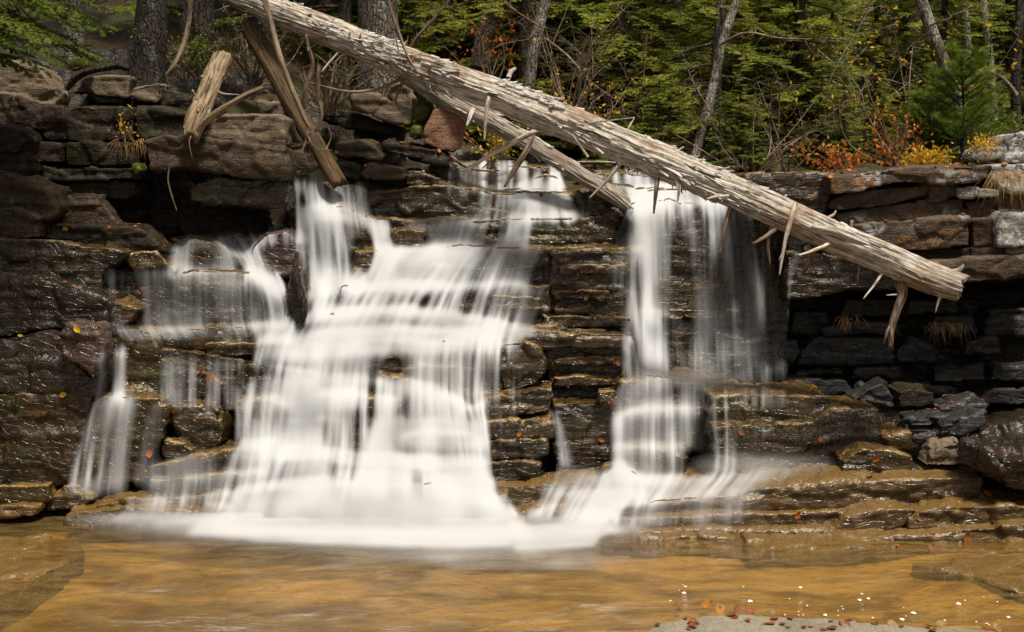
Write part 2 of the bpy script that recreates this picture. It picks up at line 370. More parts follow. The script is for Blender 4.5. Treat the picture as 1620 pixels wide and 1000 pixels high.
B('rock_ledge', 'olive brown ledge strewn with leaves right of split block', [(70, 357), (140, 357), (215, 359), (240, 376), (264, 402), (230, 404), (180, 397), (150, 390), (70, 380)], 11.3, .5, 'bank')
B('rock_ledge', 'long black wet ledge with fallen leaves along its top', [(-60, 370), (25, 377), (110, 386), (180, 396), (198, 402), (186, 412), (165, 427), (158, 462), (60, 444), (-60, 432)], 11.05, .5, 'wetdark')
B('rock_ledge', 'small pointed olive ledge ending at the left veil of water', [(190, 403), (226, 398), (252, 400), (276, 428), (210, 428)], 11.25, .5, 'wet')
B('boulder', 'big black wet boulder spanning the left edge', [(-60, 428), (60, 440), (120, 456), (170, 474), (168, 505), (150, 522), (80, 520), (-60, 545)], 10.75, .6, 'glossy')
B('rock_slab', 'thin dark wedge slab with tan rim beside the big boulder', [(165, 472), (195, 481), (224, 491), (213, 497), (205, 512), (162, 524)], 10.95, .4, 'wetdark')
B('boulder', 'purple brown angular boulder with yellow leaves on it', [(94, 536), (110, 514), (126, 520), (150, 519), (165, 545), (164, 566), (146, 582), (148, 600), (118, 574), (97, 560)], 10.38, .35, 'purple', vox=.016)
B('boulder', 'dark boulder with stuck leaves under the purple one', [(-60, 548), (0, 538), (72, 523), (100, 538), (118, 575), (146, 600), (162, 560), (166, 590), (148, 626), (-60, 626)], 10.55, .5, 'glossy')
B('rock_block', 'large square dark block standing at the lower left waterline', [(-60, 625), (60, 624), (143, 626), (132, 680), (106, 762), (50, 772), (-60, 772)], 10.55, .6, 'wetdark')
B('flat_stone', 'tan rimmed flat stone at the foot of the square dark block', [(-60, 771), (40, 769), (76, 767), (79, 792), (40, 800), (-60, 802)], 10.42, .5, 'wet')
B('flat_stone', 'lowest thin flat stone at the left waterline', [(-60, 803), (30, 800), (60, 804), (56, 814), (10, 820), (-60, 820)], 10.3, .5, 'strata')
B('flat_stone', 'sloping flat stone between the square block and the left veil', [(84, 786), (100, 766), (122, 774), (150, 792), (120, 806), (70, 806)], 10.5, .4, 'wet')
B('rock_slab', 'massive brown front lintel jutting toward the falls', [(228, 224), (250, 216), (292, 213), (330, 219), (390, 228), (451, 236), (454, 270), (449, 282), (390, 281), (330, 275), (280, 266), (236, 272)], 11.5, .7, 'bankbrown')
B('rock_slab', 'grey triangular slab lying on the massive front lintel', [(322, 217), (330, 196), (352, 183), (400, 181), (432, 182), (449, 191), (448, 234), (400, 229)], 11.7, .6, 'pale')
B('rock_block', 'dark wet block under the lintel beside the main fall', [(300, 300), (322, 288), (350, 281), (400, 284), (441, 284), (457, 300), (456, 334), (430, 331), (350, 324), (300, 316)], 11.62, .7, 'wetdark')
B('rock_block', 'small reddish block between front lintel and leaning trunk', [(451, 229), (479, 226), (491, 268), (470, 276), (455, 279)], 12.0, .5, 'bankbrown')
B('rock_block', 'blocky rock low in the dark hollow under the lintel', [(236, 332), (330, 328), (420, 338), (418, 374), (300, 372), (240, 372)], 12.3, .4, 'bank')
B('rock_slab', 'pale slab under the roots above the lintel', [(114, 147), (132, 124), (168, 120), (206, 121), (202, 156), (150, 150)], 12.55, .4, 'pale')
B('rock_block', 'tan block right of the pale slab under the roots', [(206, 152), (210, 141), (232, 134), (252, 132), (253, 162), (220, 158)], 12.5, .4, 'pale')
B('rock_slab', 'mossy sloping slab at the upper left under the spruce bough', [(-50, 92), (20, 96), (58, 108), (78, 130), (92, 150), (84, 166), (40, 160), (-50, 150)], 12.0, .5, 'pale')
B('rock_block', 'shaded block behind the broken stub trunk', [(253, 140), (300, 150), (345, 160), (350, 184), (256, 172)], 12.5, .4, 'bank')
B('rock_block', 'grey block at the top of the leaning trunk', [(405, 160), (440, 165), (470, 176), (476, 200), (452, 196), (410, 182)], 12.6, .4, 'pale')
# the upper middle bank
G2 = 'rocks of the upper bank under the long log'
U = lambda n, l, o, Y, d, m, **k: rock(n, l, 'rock', o, Y, d, m, group=G2, **k)
U('rock_slab', 'lit tan slab slanting down under the brush', [(556, 152), (578, 148), (602, 151), (636, 166), (653, 179), (648, 199), (625, 196), (590, 183), (556, 172)], 13.1, .5, 'pale')
U('rock_slab', 'shaded tilted slab left of the lit tan slab', [(505, 160), (530, 158), (556, 176), (600, 192), (640, 203), (632, 222), (580, 210), (508, 190)], 13.3, .5, 'bank')
U('boulder', 'pale pointed boulder above the lit tan slab', [(612, 150), (618, 136), (632, 128), (646, 134), (653, 168), (650, 186), (630, 172)], 13.5, .4, 'pale')
U('boulder', 'upright reddish granite boulder standing under the log', [(668, 226), (670, 206), (680, 184), (690, 165), (702, 157), (716, 165), (733, 178), (736, 202), (731, 234), (716, 241), (688, 236)], 12.9, .42, 'granite', vox=.018, amp=.45, bed=0, sm=3)
U('rock_slab', 'thin dark slab sloping under the granite boulder', [(602, 224), (615, 217), (646, 226), (690, 236), (714, 250), (713, 263), (690, 259), (640, 249), (604, 239)], 12.75, .6, 'bank')
U('rock_block', 'moss speckled brown block at the foot of the upper bank', [(528, 225), (570, 221), (590, 228), (609, 246), (604, 258), (560, 252), (528, 251)], 12.75, .5, 'bankbrown')
U('rock_block', 'low dark block below the moss speckled one', [(530, 253), (570, 251), (577, 264), (573, 284), (540, 286), (530, 270)], 12.7, .5, 'bank')
U('rock_block', 'dull red tapered block just above the upper lip', [(574, 264), (582, 257), (612, 261), (641, 265), (646, 279), (637, 289), (590, 288), (574, 276)], 12.58, .5, 'bankbrown')
U('rock_slab', 'dark slanting sliver right of the dull red block', [(640, 267), (668, 268), (700, 283), (728, 296), (640, 294)], 12.75, .5, 'wetdark')
U('rock_block', 'pale wedge below the granite boulder', [(676, 264), (700, 259), (718, 263), (722, 284), (694, 280)], 13.1, .4, 'pale')

# ------------------------------------------------------------------ bedrock ledges of the falls
G3 = 'wet ledges of the main fall'
L = lambda l, lip, bot, Y, d, m='wet', **k: ledge('rock_ledge', l, lip, bot, Y, d, m, group=k.pop('group', G3), **k)
L('rear ledge under the second log at the head of the stream', [(700, 259), (760, 258), (800, 262), (872, 262), (892, 270)], 310, 14.0, .9)
L('rear ledge right of the second log with a thin water lip', [(915, 272), (960, 271), (1000, 273), (1034, 277)], 330, 13.3, .8)
rock('boulder', 'round wet boulder in the white water at the stream head', 'rock', [(838, 296), (846, 282), (862, 275), (880, 278), (893, 290), (896, 306), (838, 306)], 13.5, .4, 'wet', group=G3, amp=.5)
L('long upper ledge with a dark mossy face and tan lip', [(456, 290), (520, 290), (560, 291), (580, 297), (620, 298), (676, 291), (720, 293), (744, 298), (778, 301), (850, 304), (900, 307), (922, 312)], 362, 12.7, 1.2)
rock('rock_block', 'black wet block under the lower end of the second log', 'rock', [(916, 302), (956, 291), (1000, 295), (1008, 312), (1006, 342), (918, 344)], 12.45, .6, 'wetdark', group=G3)
L('second ledge with bumpy tan lip across the main fall', [(455, 336), (500, 328), (545, 332), (576, 345), (642, 351), (720, 347), (846, 345), (930, 341), (978, 339)], 400, 12.4, .7)
rock('rock_block', 'small square green block standing in the upper white water', 'rock', [(616, 366), (640, 362), (669, 364), (673, 374), (671, 392), (616, 392)], 12.15, .3, 'wet', group=G3, amp=.6, vox=.018)
L('third ledge veiled by the widest upper curtain', [(560, 396), (618, 392), (700, 391), (778, 392), (863, 394), (892, 390), (950, 392), (1013, 392)], 466, 12.1, .7)
rock('rock_ledge', 'dark dripping column of rock between the two falls', 'rock', [(872, 400), (940, 394), (1008, 396), (1004, 440), (1000, 530), (870, 530), (866, 460)], 12.0, .7, 'wetdark', group=G3)
L('fourth ledge half hidden under slanting streaks', [(540, 452), (676, 452), (780, 450), (872, 452)], 520, 11.85, .6)
L('thin tan lipped shelf on the fourth ledge', [(776, 467), (815, 470), (858, 472)], 492, 11.76, .4)
L('short double shelf right of the fourth ledge', [(876, 486), (906, 484), (936, 485)], 500, 11.85, .4)
L('upper thin shelf running right from the white water', [(860, 500), (900, 497), (962, 500), (1000, 503)], 520, 11.75, .5)
L('fifth ledge under the broad white pillow', [(478, 500), (560, 494), (690, 490), (740, 500), (810, 514), (880, 517), (960, 521)], 540, 11.65, .6)
L('sixth ledge with a thin tan lip reaching toward the right column', [(440, 530), (600, 523), (735, 524), (810, 520), (900, 525), (1002, 528)], 552, 11.5, .6)
rock('rock_ledge', 'dark mossy face below the sixth ledge dotted with leaves', 'rock', [(860, 532), (930, 531), (1000, 532), (1002, 560), (985, 610), (972, 650), (872, 650), (864, 600)], 11.62, .6, 'wetdark', group=G3)
L('seventh ledge behind the broad middle curtain', [(460, 548), (600, 541), (700, 541), (800, 543)], 640, 11.25, .6)
rock('boulder', 'rounded mossy boulder head at the right end of the middle curtain', 'rock', [(790, 542), (828, 541), (848, 549), (858, 560), (866, 577), (862, 600), (846, 613), (800, 625), (785, 580)], 11.2, .5, 'wet', group=G3)
L('curved ledge with an arching white lip low in the main fall', [(596, 590), (650, 603), (700, 622), (748, 648)], 705, 11.05, .6)
rock('rock_ledge', 'mossy wedge block low at the right side of the main fall', 'rock', [(742, 648), (770, 632), (802, 621), (840, 615), (877, 611), (878, 632), (872, 655), (800, 664), (745, 668)], 11.0, .5, 'wet', group=G3)
rock('rock_ledge', 'dark block with red leaves under the mossy wedge block', 'rock', [(748, 670), (800, 665), (873, 657), (872, 690), (800, 695), (748, 698)], 10.96, .5, 'wet', group=G3)
rock('rock_ledge', 'third block down the right stack of the main fall', 'rock', [(752, 699), (820, 696), (867, 695), (866, 720), (840, 728), (752, 732)], 10.92, .5, 'wetdark', group=G3)
rock('rock_ledge', 'undercut lowest block of the right stack', 'rock', [(770, 732), (820, 727), (856, 736), (846, 756), (820, 764), (770, 764)], 10.88, .5, 'wetdark', group=G3)
L('left ledge low in the main fall behind white veils', [(425, 634), (500, 628), (560, 626), (632, 633)], 715, 11.0, .5)
L('bottom tier of the main fall under the widest white skirt', [(415, 724), (500, 722), (560, 734), (640, 738), (770, 736)], 800, 10.65, .5)
L('lowest submerged step of the main fall', [(380, 778), (560, 765), (700, 768), (800, 790)], 850, 10.3, .5)
for l_, lip_, bt_, Y_ in [('narrow tan shelf high on the dark dripping column', [(884, 420), (930, 417), (996, 419)], 436, 11.96), ('short mossy shelf half way down the dripping column', [(874, 462), (920, 459), (965, 462)], 476, 11.95),
        ('thin lip low on the dark mossy face', [(876, 566), (925, 563), (985, 566)], 580, 11.56), ('crooked shelf at the foot of the dark mossy face', [(874, 598), (915, 594), (968, 600)], 612, 11.5), ('thin ledge crossing behind the upper right fall', [(1000, 492), (1080, 488), (1168, 492)], 506, 12.08),
        ('short tan shelf under the third ledge', [(690, 420), (770, 424), (850, 420)], 436, 12.04),
        ('thin green shelf in the middle of the broad curtain', [(640, 575), (700, 580), (770, 578)], 592, 11.2), ('low shelf left inside the main fall', [(420, 668), (480, 662), (540, 666)], 680, 10.95), ('low shelf inside the right of the main fall', [(640, 690), (700, 684), (768, 690)], 704, 10.95)]:
    L(l_, lip_, bt_, Y_, .35)
# left side falls
G4 = 'wet ledges of the left side falls'
V_ = lambda n, l, o, Y, d, m='wet', **k: rock(n, l, 'rock', o, Y, d, m, group=G4, **k)
V_('boulder', 'dark rounded rock under the upper left veil', [(280, 392), (298, 376), (345, 382), (366, 402), (370, 430), (278, 430)], 11.75, .4)
V_('boulder', 'reddish domed rock inside the white hood of water', [(398, 392), (420, 368), (450, 364), (470, 384), (476, 436), (400, 442)], 11.65, .5, 'purple', amp=.5)
L('upper left shelf that feeds the left veils', [(268, 378), (330, 376), (400, 372), (470, 372)], 440, 12.0, .5, group=G4)
L('wide left ledge with curved tan lip and sparse veils', [(158, 428), (230, 428), (300, 431), (370, 433), (402, 438), (428, 450), (444, 478)], 522, 11.35, .6, 'wetdark', group=G4)
L('green topped left ledge under the wide veiled one', [(216, 524), (330, 517), (430, 511), (442, 520)], 556, 11.12, .6, group=G4)
L('short greenish shelf on the left ledges beside the main fall', [(322, 542), (380, 538), (440, 541), (482, 546)], 566, 11.06, .4, group=G4)
L('left ledge with long falling tan lip', [(243, 549), (300, 555), (350, 564), (400, 572), (440, 580), (492, 593)], 650, 11.0, .5, 'wetdark', group=G4)
L('dark arched slab on the left ledges with red grass tuft', [(250, 567), (290, 572), (325, 586), (357, 607)], 650, 10.9, .4, 'wetdark', group=G4)
V_('rock_ledge', 'striped tan topped stone with a thin water jet at its left', [(170, 532), (188, 520), (214, 519), (238, 525), (252, 556), (262, 590), (276, 632), (262, 642), (190, 628), (178, 600)], 10.9, .5)
V_('boulder', 'tan crowned block under the thin left jet', [(140, 642), (165, 627), (200, 627), (232, 629), (256, 631), (263, 655), (258, 692), (236, 730), (240, 764), (112, 774)], 10.6, .5)
V_('boulder', 'angular dark block with tan edge left of the white water', [(274, 637), (298, 632), (335, 640), (346, 650), (353, 680), (350, 702), (320, 716), (290, 704), (270, 690)], 10.72, .4)
L('small dark ledge at the left skirt of the main fall', [(373, 635), (400, 632), (425, 633), (445, 648)], 712, 10.85, .4, group=G4)
V_('flat_stone', 'flat tan stone tucked under the angular dark block', [(255, 708), (262, 696), (290, 704), (306, 716), (280, 724), (258, 722)], 10.6, .3)
L('upper of three tan lipped steps at the left foot', [(222, 744), (262, 733), (300, 722), (360, 712), (428, 706)], 762, 10.55, .5, group=G4)
L('middle of three tan lipped steps at the left foot', [(232, 758), (290, 755), (340, 750), (412, 748)], 796, 10.47, .5, group=G4)
L('lowest of three tan lipped steps at the left foot', [(150, 800), (200, 790), (260, 786), (350, 781), (424, 777)], 830, 10.38, .5, 'strata', group=G4)
L('thin shelf awash at the left waterline below the steps', [(100, 812), (180, 805), (300, 808), (360, 806)], 840, 10.25, .4, 'strata', group=G4)
V_('boulder', 'narrow dark stone dividing the left falls from the main fall', [(456, 448), (464, 424), (474, 420), (480, 450), (489, 480), (490, 500), (482, 516), (464, 516), (452, 490)], 11.3, .3, 'wetdark', vox=.016)
# right fall
G5 = 'wet ledges of the right fall'
L5 = lambda l, lip, bot, Y, d, m='wet', **k: ledge('rock_ledge', l, lip, bot, Y, d, m, group=k.pop('group', G5), **k)
L5('tall dark face behind the right fall', [(998, 322), (1050, 318), (1110, 318), (1160, 324), (1200, 340), (1246, 352)], 618, 12.15, .8, 'wetdark')
L5('brow of rock where the right fall pours over', [(992, 304), (1040, 296), (1100, 294), (1160, 302), (1192, 318)], 345, 12.35, .8)
L5('upper square step under the right fall', [(970, 624), (984, 605), (1050, 601), (1123, 603), (1126, 618)], 662, 11.5, .6)
L5('middle square step under the right fall', [(968, 660), (1000, 651), (1050, 646), (1121, 645)], 715, 11.3, .5)
L5('lower square step under the right fall', [(968, 712), (1000, 706), (1086, 704)], 765, 11.1, .5)
L5('brown stepped block between the main fall and the right fall', [(876, 640), (905, 637), (940, 639), (974, 641)], 750, 11.3, .5, 'wetdark')
L5('flat tan shelf on the brown stepped block', [(946, 622), (972, 617), (974, 640), ], 648, 11.25, .3)
rock('boulder', 'round boulder awash at the foot of the right fall', 'rock', [(946, 762), (956, 747), (980, 742), (1005, 746), (1018, 764), (1010, 775)], 10.75, .4, 'wet', group=G5, amp=.5)
L5('mossy dripping ledge right of the square steps', [(1126, 630), (1160, 626), (1220, 625), (1312, 627)], 680, 10.95, .7)
L5('broad dark ledge hung with pine needles and roots', [(1128, 676), (1160, 672), (1215, 671), (1288, 668), (1318, 646), (1392, 645)], 750, 10.8, .7, 'wetdark')
L5('low tan ledge in the channel between the falls', [(860, 768), (905, 762), (950, 760)], 806, 10.75, .5, 'strata')
L5('tan rounded ledge under the channel of white water', [(800, 816), (850, 804), (905, 797), (992, 789)], 838, 10.42, .5, 'strata')
L5('lowest tan ledge at the right of the main foam', [(812, 838), (880, 829), (962, 822)], 866, 10.22, .5, 'strata')
L5('stack of thin strata beside the foot of the main fall', [(762, 770), (820, 767), (880, 764)], 808, 10.7, .4, 'strata')
# the layered tan shelves at lower right
G6 = 'tan shelves stepping down to the pool at the right'
L6 = lambda l, lip, bot, Y, d, m='strata', **k: ledge('rock_shelf', l, lip, bot, Y, d, m, group=G6, **k)
L6('highest tan shelf running under the dark right boulder', [(1168, 782), (1190, 772), (1250, 768), (1350, 761), (1450, 756), (1558, 753)], [(1168, 815), (1250, 822), (1400, 812), (1480, 800), (1558, 790)], 10.25, 1.0)
L6('veiled left half of the highest tan shelf', [(982, 802), (1010, 796), (1090, 789), (1172, 780)], 822, 10.3, 1.0)
L6('second tan shelf with a thin bright lip', [(970, 824), (1060, 818), (1160, 814), (1250, 812), (1352, 806)], 856, 10.16, .5)
L6('third tan shelf just above the waterline', [(962, 845), (1040, 842), (1120, 838), (1200, 838), (1320, 836)], 870, 10.05, .4)
rock('rock_shelf', 'glossy bright slab sloping on the right shelves', 'rock', [(1318, 842), (1345, 815), (1385, 806), (1452, 806), (1442, 822), (1430, 836), (1380, 846)], 10.05, .5, 'glossy' if 0 else 'strata', group=G6, up=.04, amp=.5)
L6('dark faced shelf with leaves under the right boulder', [(1436, 822), (1452, 810), (1480, 802), (1560, 798), (1680, 802)], 842, 10.0, .6)
L6('thin mossy shelf low at the right', [(1320, 856), (1400, 848), (1480, 842), (1560, 834), (1680, 822)], [(1320, 866), (1480, 866), (1680, 860)], 9.86, .5)
L6('gnarled tan shelf end at the waterline', [(950, 862), (1010, 856), (1080, 850), (1150, 852), (1200, 866)], 880, 9.9, .4, amp=1.5)
L6('lowest long shelf with wavy white lip at the right waterline', [(1190, 866), (1260, 869), (1330, 867), (1345, 862), (1400, 866), (1480, 870), (1560, 867), (1700, 870)], 890, 9.66, .5)
G7 = 'fallen blocks below the recess'
K = lambda n, l, o, Y, d, m='slate', **k: rock(n, l, 'rock', o, Y, d, m, group=G7, **k)
K('rock_block', 'grey triangular block standing before the dark recess', [(1346, 632), (1376, 616), (1404, 601), (1412, 622), (1419, 641), (1411, 646), (1380, 640)], 11.2, .35, 'slate', vox=.016)
K('rock_block', 'brown block beside the grey triangular one', [(1420, 620), (1440, 615), (1481, 621), (1480, 646), (1424, 647)], 11.2, .4, 'bank')
K('flat_stone', 'flat grey stone on top of the dark pile at right', [(1437, 664), (1470, 661), (1511, 659), (1513, 671), (1475, 676), (1440, 675)], 10.75, .35, 'slate', vox=.016)
K('flat_stone', 'tilted grey slab behind the big dark boulder', [(1488, 648), (1520, 638), (1560, 632), (1572, 640), (1552, 662), (1520, 666)], 10.9, .4, 'slate', vox=.016)
K('rock_block', 'dark block under the flat grey stone', [(1440, 678), (1500, 676), (1530, 672), (1526, 697), (1476, 699), (1440, 696)], 10.7, .4, 'slate')
K('rock_block', 'small wet block under the dripping ledge end', [(1402, 688), (1440, 686), (1441, 711), (1404, 713)], 10.7, .4, 'wet')
K('flat_stone', 'tan leaning wedge stone left of the big dark boulder', [(1464, 738), (1474, 720), (1486, 705), (1523, 697), (1529, 739), (1500, 742)], 10.45, .3, 'pale', vox=.016)
K('rock_block', 'slab lying between wedge stone and tilted slab', [(1488, 672), (1530, 660), (1556, 652), (1560, 668), (1520, 690), (1486, 692)], 10.6, .4, 'slate')
K('boulder', 'low mossy brown boulder on the highest tan shelf', [(1332, 732), (1348, 718), (1368, 709), (1420, 714), (1448, 726), (1459, 741), (1456, 754), (1336, 755)], 10.5, .45, 'wet')
rock_w('boulder', 'big black glossy boulder at the right edge above the shelves', 'rock',
       [P(1522, 700, 10.2), P(1560, 712, 10.0), P(1588, 728, 9.9), P(1640, 726, 9.85), P(1700, 730, 9.9), P(1700, 790, 9.95), P(1640, 782, 9.95), P(1590, 779, 10.0), P(1548, 758, 10.15), P(1530, 744, 10.2)], .6, 'glossy', .02, 1.7, 1, 0, G7,
       back=np.array([P(1540, 690, 10.75), P(1572, 672, 10.85), P(1610, 652, 10.95), P(1640, 640, 11), P(1720, 630, 11), P(1720, 760, 10.8), P(1640, 760, 10.8), P(1590, 760, 10.8), P(1555, 745, 10.75), P(1540, 735, 10.75)]))
# dark slabs in the recess, told apart by nothing but their place in the shade
RS = [[(1262, 577), (1275, 550), (1292, 536), (1400, 533), (1416, 552), (1413, 573), (1340, 578)], [(1232, 562), (1238, 542), (1262, 538), (1266, 556), (1254, 576)],
      [(1252, 598), (1268, 584), (1330, 580), (1338, 594)], [(1230, 612), (1250, 600), (1340, 602), (1352, 626), (1300, 628), (1236, 624)], [(1418, 552), (1440, 534), (1462, 540), (1490, 556), (1480, 572), (1420, 574)],
      [(1476, 606), (1478, 585), (1530, 576), (1562, 568), (1564, 604)], [(1524, 566), (1530, 538), (1578, 536), (1584, 560)], [(1346, 600), (1360, 582), (1424, 580), (1428, 598)], [(1566, 604), (1570, 580), (1640, 576), (1640, 606)],
      [(1430, 608), (1470, 608), (1520, 612), (1516, 626), (1440, 622)], [(1300, 520), (1360, 508), (1420, 512), (1424, 530), (1310, 530)], [(1470, 530), (1478, 500), (1540, 498), (1548, 528)], [(1560, 530), (1566, 490), (1660, 486), (1660, 530)], [(1250, 530), (1258, 494), (1310, 490), (1318, 512), (1290, 530)],
      [(1540, 640), (1560, 616), (1660, 612), (1660, 640)], [(1430, 500), (1440, 472), (1520, 474), (1516, 496)], [(1330, 500), (1340, 474), (1420, 472), (1424, 500)]]
for r in RS:
    rock('rock_slab', 'dark grey slate slab set in the shaded recess under the right wall', 'rock', r, 12.12 + R0.uniform(-.1, .12), .5, 'slate', group='slate slabs in the dark recess')
# right wall
G8 = 'layered blocks of the right wall'
Wl = lambda l, o, Y, d, m='wall', **k: rock('rock_block', l, 'rock', grow(o, 1.015, 1.10), Y, d, m, group=G8, amp=.75, bed=.7, **k)
Wl('black wet hump of rock at the left end of the wall top', [(1176, 280), (1235, 275), (1312, 278), (1316, 305), (1308, 334), (1290, 342), (1240, 346), (1180, 336)], 11.62, .9, 'wetdark')
Wl('long top slab of the wall with orange lichen', [(1312, 279), (1360, 274), (1400, 270), (1440, 267), (1500, 264), (1566, 262), (1568, 283), (1500, 291), (1420, 289), (1380, 298), (1318, 306)], 11.4, 1.0)
Wl('tapered dark slab under the long top slab', [(1309, 329), (1320, 316), (1340, 306), (1384, 300), (1466, 293), (1471, 310), (1400, 325), (1340, 332)], 11.5, .6)
Wl('small orange block under the long top slab', [(1466, 294), (1490, 290), (1515, 289), (1521, 312), (1468, 319)], 11.5, .5)
Wl('whitish lichened bar in the upper wall', [(1516, 299), (1550, 298), (1582, 300), (1582, 311), (1518, 314)], 11.45, .5, 'lichen')
Wl('brown course block left of centre under the tapered slab', [(1322, 337), (1390, 326), (1460, 320), (1524, 316), (1527, 345), (1460, 349), (1392, 352), (1330, 354)], 11.55, .5)
Wl('narrow dark block beneath the whitish bar', [(1528, 319), (1576, 314), (1576, 345), (1529, 345)], 11.55, .5)
Wl('broad brown block above the log end', [(1352, 358), (1395, 353), (1460, 349), (1533, 346), (1535, 388), (1480, 393), (1440, 396), (1390, 392)], 11.45, .5)
Wl('square brown block right of the broad one', [(1537, 347), (1574, 346), (1573, 386), (1538, 390)], 11.5, .5)
Wl('white and grey lichened block at the right edge of the wall', [(1576, 344), (1584, 339), (1680, 340), (1680, 386), (1580, 388)], 11.42, .5, 'lichen')
Wl('dark block under the grass tuft at the right edge', [(1578, 312), (1600, 308), (1680, 306), (1680, 338), (1580, 340)], 11.5, .5)
Wl('grey block at the right end of the wall top', [(1569, 263), (1680, 258), (1680, 303), (1600, 306), (1570, 286)], 11.45, .8, 'lichen')
Wl('flat olive block under the broad brown one', [(1420, 398), (1480, 394), (1533, 391), (1535, 408), (1480, 413)], 11.55, .5, 'bank')
Wl('thin reddish block low in the wall', [(1538, 392), (1590, 389), (1591, 402), (1539, 406)], 11.52, .5)
Wl('thin grey block low at the right edge of the wall', [(1593, 391), (1680, 388), (1680, 402), (1594, 403)], 11.5, .5, 'lichen')
Wl('bottom wall block overhanging the recess behind the log end', [(1440, 414), (1535, 409), (1620, 405), (1680, 404), (1680, 432), (1560, 443), (1490, 448)], 11.45, .7, 'wall')
Wl('black wet slab under the log over the recess', [(1246, 402), (1300, 402), (1370, 422), (1440, 440), (1444, 458), (1340, 456), (1300, 468), (1248, 472)], 11.65, .6, 'wetdark')
Wl('dark middle slab behind the log', [(1250, 346), (1320, 342), (1352, 360), (1420, 398), (1440, 412), (1300, 400), (1248, 396)], 11.75, .6, 'slate')
rock('boulder', 'white lichened boulder on top of the wall at the right edge', 'rock', [(1588, 258), (1594, 232), (1606, 212), (1680, 200), (1680, 262), (1600, 262)], 11.6, .6, 'lichen')
rock('boulder', 'small pale boulder left of the lichened one on the wall', 'rock', [(1538, 252), (1546, 238), (1560, 231), (1590, 231), (1592, 248), (1560, 255)], 11.7, .35, 'lichen', vox=.016)
# foreground
def slab_level(name, label, poly, z, thick, mat, **k):
    pts = [PZ(a, b, z) for a, b in poly]
    return rock_w(name, label, 'rock', pts, 0, mat, back=np.array(pts) - (0, 0, thick), **k)
slab_level('flat_stone', 'sunken tan rock shelf at the left edge of the pool', [(-60, 850), (20, 849), (60, 845), (116, 847), (136, 868), (100, 896), (40, 925), (-60, 965)], .0, .3, 'strata', vox=.03)
slab_level('flat_stone', 'dry grey stone slab with leaves in the right foreground', [(1040, 985), (1110, 972), (1190, 972), (1240, 975), (1350, 981), (1470, 991), (1620, 1001), (1900, 1020), (1900, 1140), (1000, 1140), (1010, 1010)], .075, .3, 'slab', vox=.025, amp=.3)
slab_level('flat_stone', 'tan wet stone rim at the right edge of the pool', [(1440, 886), (1500, 884), (1560, 880), (1720, 880), (1720, 960), (1640, 945), (1600, 934), (1540, 912), (1480, 900)], .012, .3, 'strata', vox=.03, amp=.8)
# ------------------------------------------------------------------ pool water
def build_pool():
    xs = np.arange(-7, 7.01, .06); ys = np.arange(4, 11.6, .06)
    X, Y = np.meshgrid(xs, ys); v = np.stack([X.ravel(), Y.ravel(), 0 * X.ravel()], 1)
    d = np.hypot(v[:, 0] + .6, v[:, 1] - 10.1)
    amp = .006 + .024 * np.exp(-d * 1.1)
    v[:, 2] = amp * fbm(np.stack([v[:, 0] * 1.6, v[:, 1] * 3.4, 0 * d], 1), 4, 12) + .006 * fbm(np.stack([v[:, 0] * .8, v[:, 1] * 1.6, 0 * d], 1), 3, 15)
    i = np.arange(X.size).reshape(X.shape)
    f = np.stack([i[:-1, :-1], i[:-1, 1:], i[1:, 1:], i[1:, :-1]], -1).reshape(-1, 4)
    t = NT('pool water'); p = t.pos()
    n = t.noise(t.mapv(p, (1.3, 3.2, 1)), 2.2, 5, .6, .8); n2 = t.noise(t.mapv(p, (1, 2.4, 1)), 9, 4, .6, .4)
    nr = t.bump(t.math('ADD', n, t.math('MULTIPLY', n2, .4)), .5, .08)
    gl = t.N('BsdfGlossy', i_Color=(1, 1, 1), i_Roughness=.06); t.put(gl.inputs['Normal'], nr)
    tr = t.N('BsdfTransparent', i_Color=(.87, .71, .40))
    df = t.N('BsdfDiffuse', i_Color=(.36, .25, .09))
    body = t.N('MixShader'); t.put(body.inputs[0], t.ss(n, .3, .75, .08, .34)); t.put(body.inputs[1], tr.outputs[0]); t.put(body.inputs[2], df.outputs[0])
    fr = t.N('Fresnel', i_IOR=1.4); t.put(fr.inputs['Normal'], nr)
    mx = t.N('MixShader'); t.put(mx.inputs[0], fr.outputs[0]); t.put(mx.inputs[1], body.outputs[0]); t.put(mx.inputs[2], gl.outputs[0])
    o = link('water', mesh_np('water', v, f, t.done(mx.outputs[0]))); tag(o, kind='structure')

# ------------------------------------------------------------------ falling water: one film draped over the real ledges, thick where the streams run
def fall_mat():
    t = NT('white falling water'); de = t.N('Attribute', attribute_name='dens').outputs['Fac']; st = t.N('Attribute', attribute_name='streak').outputs['Fac']
    g = t.N('NewGeometry').outputs['Normal']; tn = t.N('Mix', data_type='VECTOR'); tn.inputs[0].default_value = .82   # light scatters inside the white water: shade it by a softened normal
    t.t.links.new(g, tn.inputs[4]); tn.inputs[5].default_value = (.12, -.62, .78)
    nr = t.N('VectorMath', operation='NORMALIZE', i_0=tn.outputs[1]).outputs[0]
    col = t.mix(t.ss(st, -2.6, 1.8), (.66, .69, .72), (.79, .82, .85))
    d = t.N('BsdfDiffuse', i_Color=col); t.put(d.inputs['Normal'], nr)
    r = t.N('BsdfTranslucent', i_Color=col); t.put(r.inputs['Normal'], nr)
    m = t.N('MixShader'); m.inputs[0].default_value = .45
    t.put(m.inputs[1], d.outputs[0]); t.put(m.inputs[2], r.outputs[0])
    o = t.N('MixShader'); t.put(o.inputs[0], de); t.put(o.inputs[1], t.N('BsdfTransparent').outputs[0]); t.put(o.inputs[2], m.outputs[0])
    return t.done(o.outputs[0])
M['fall'] = fall_mat()
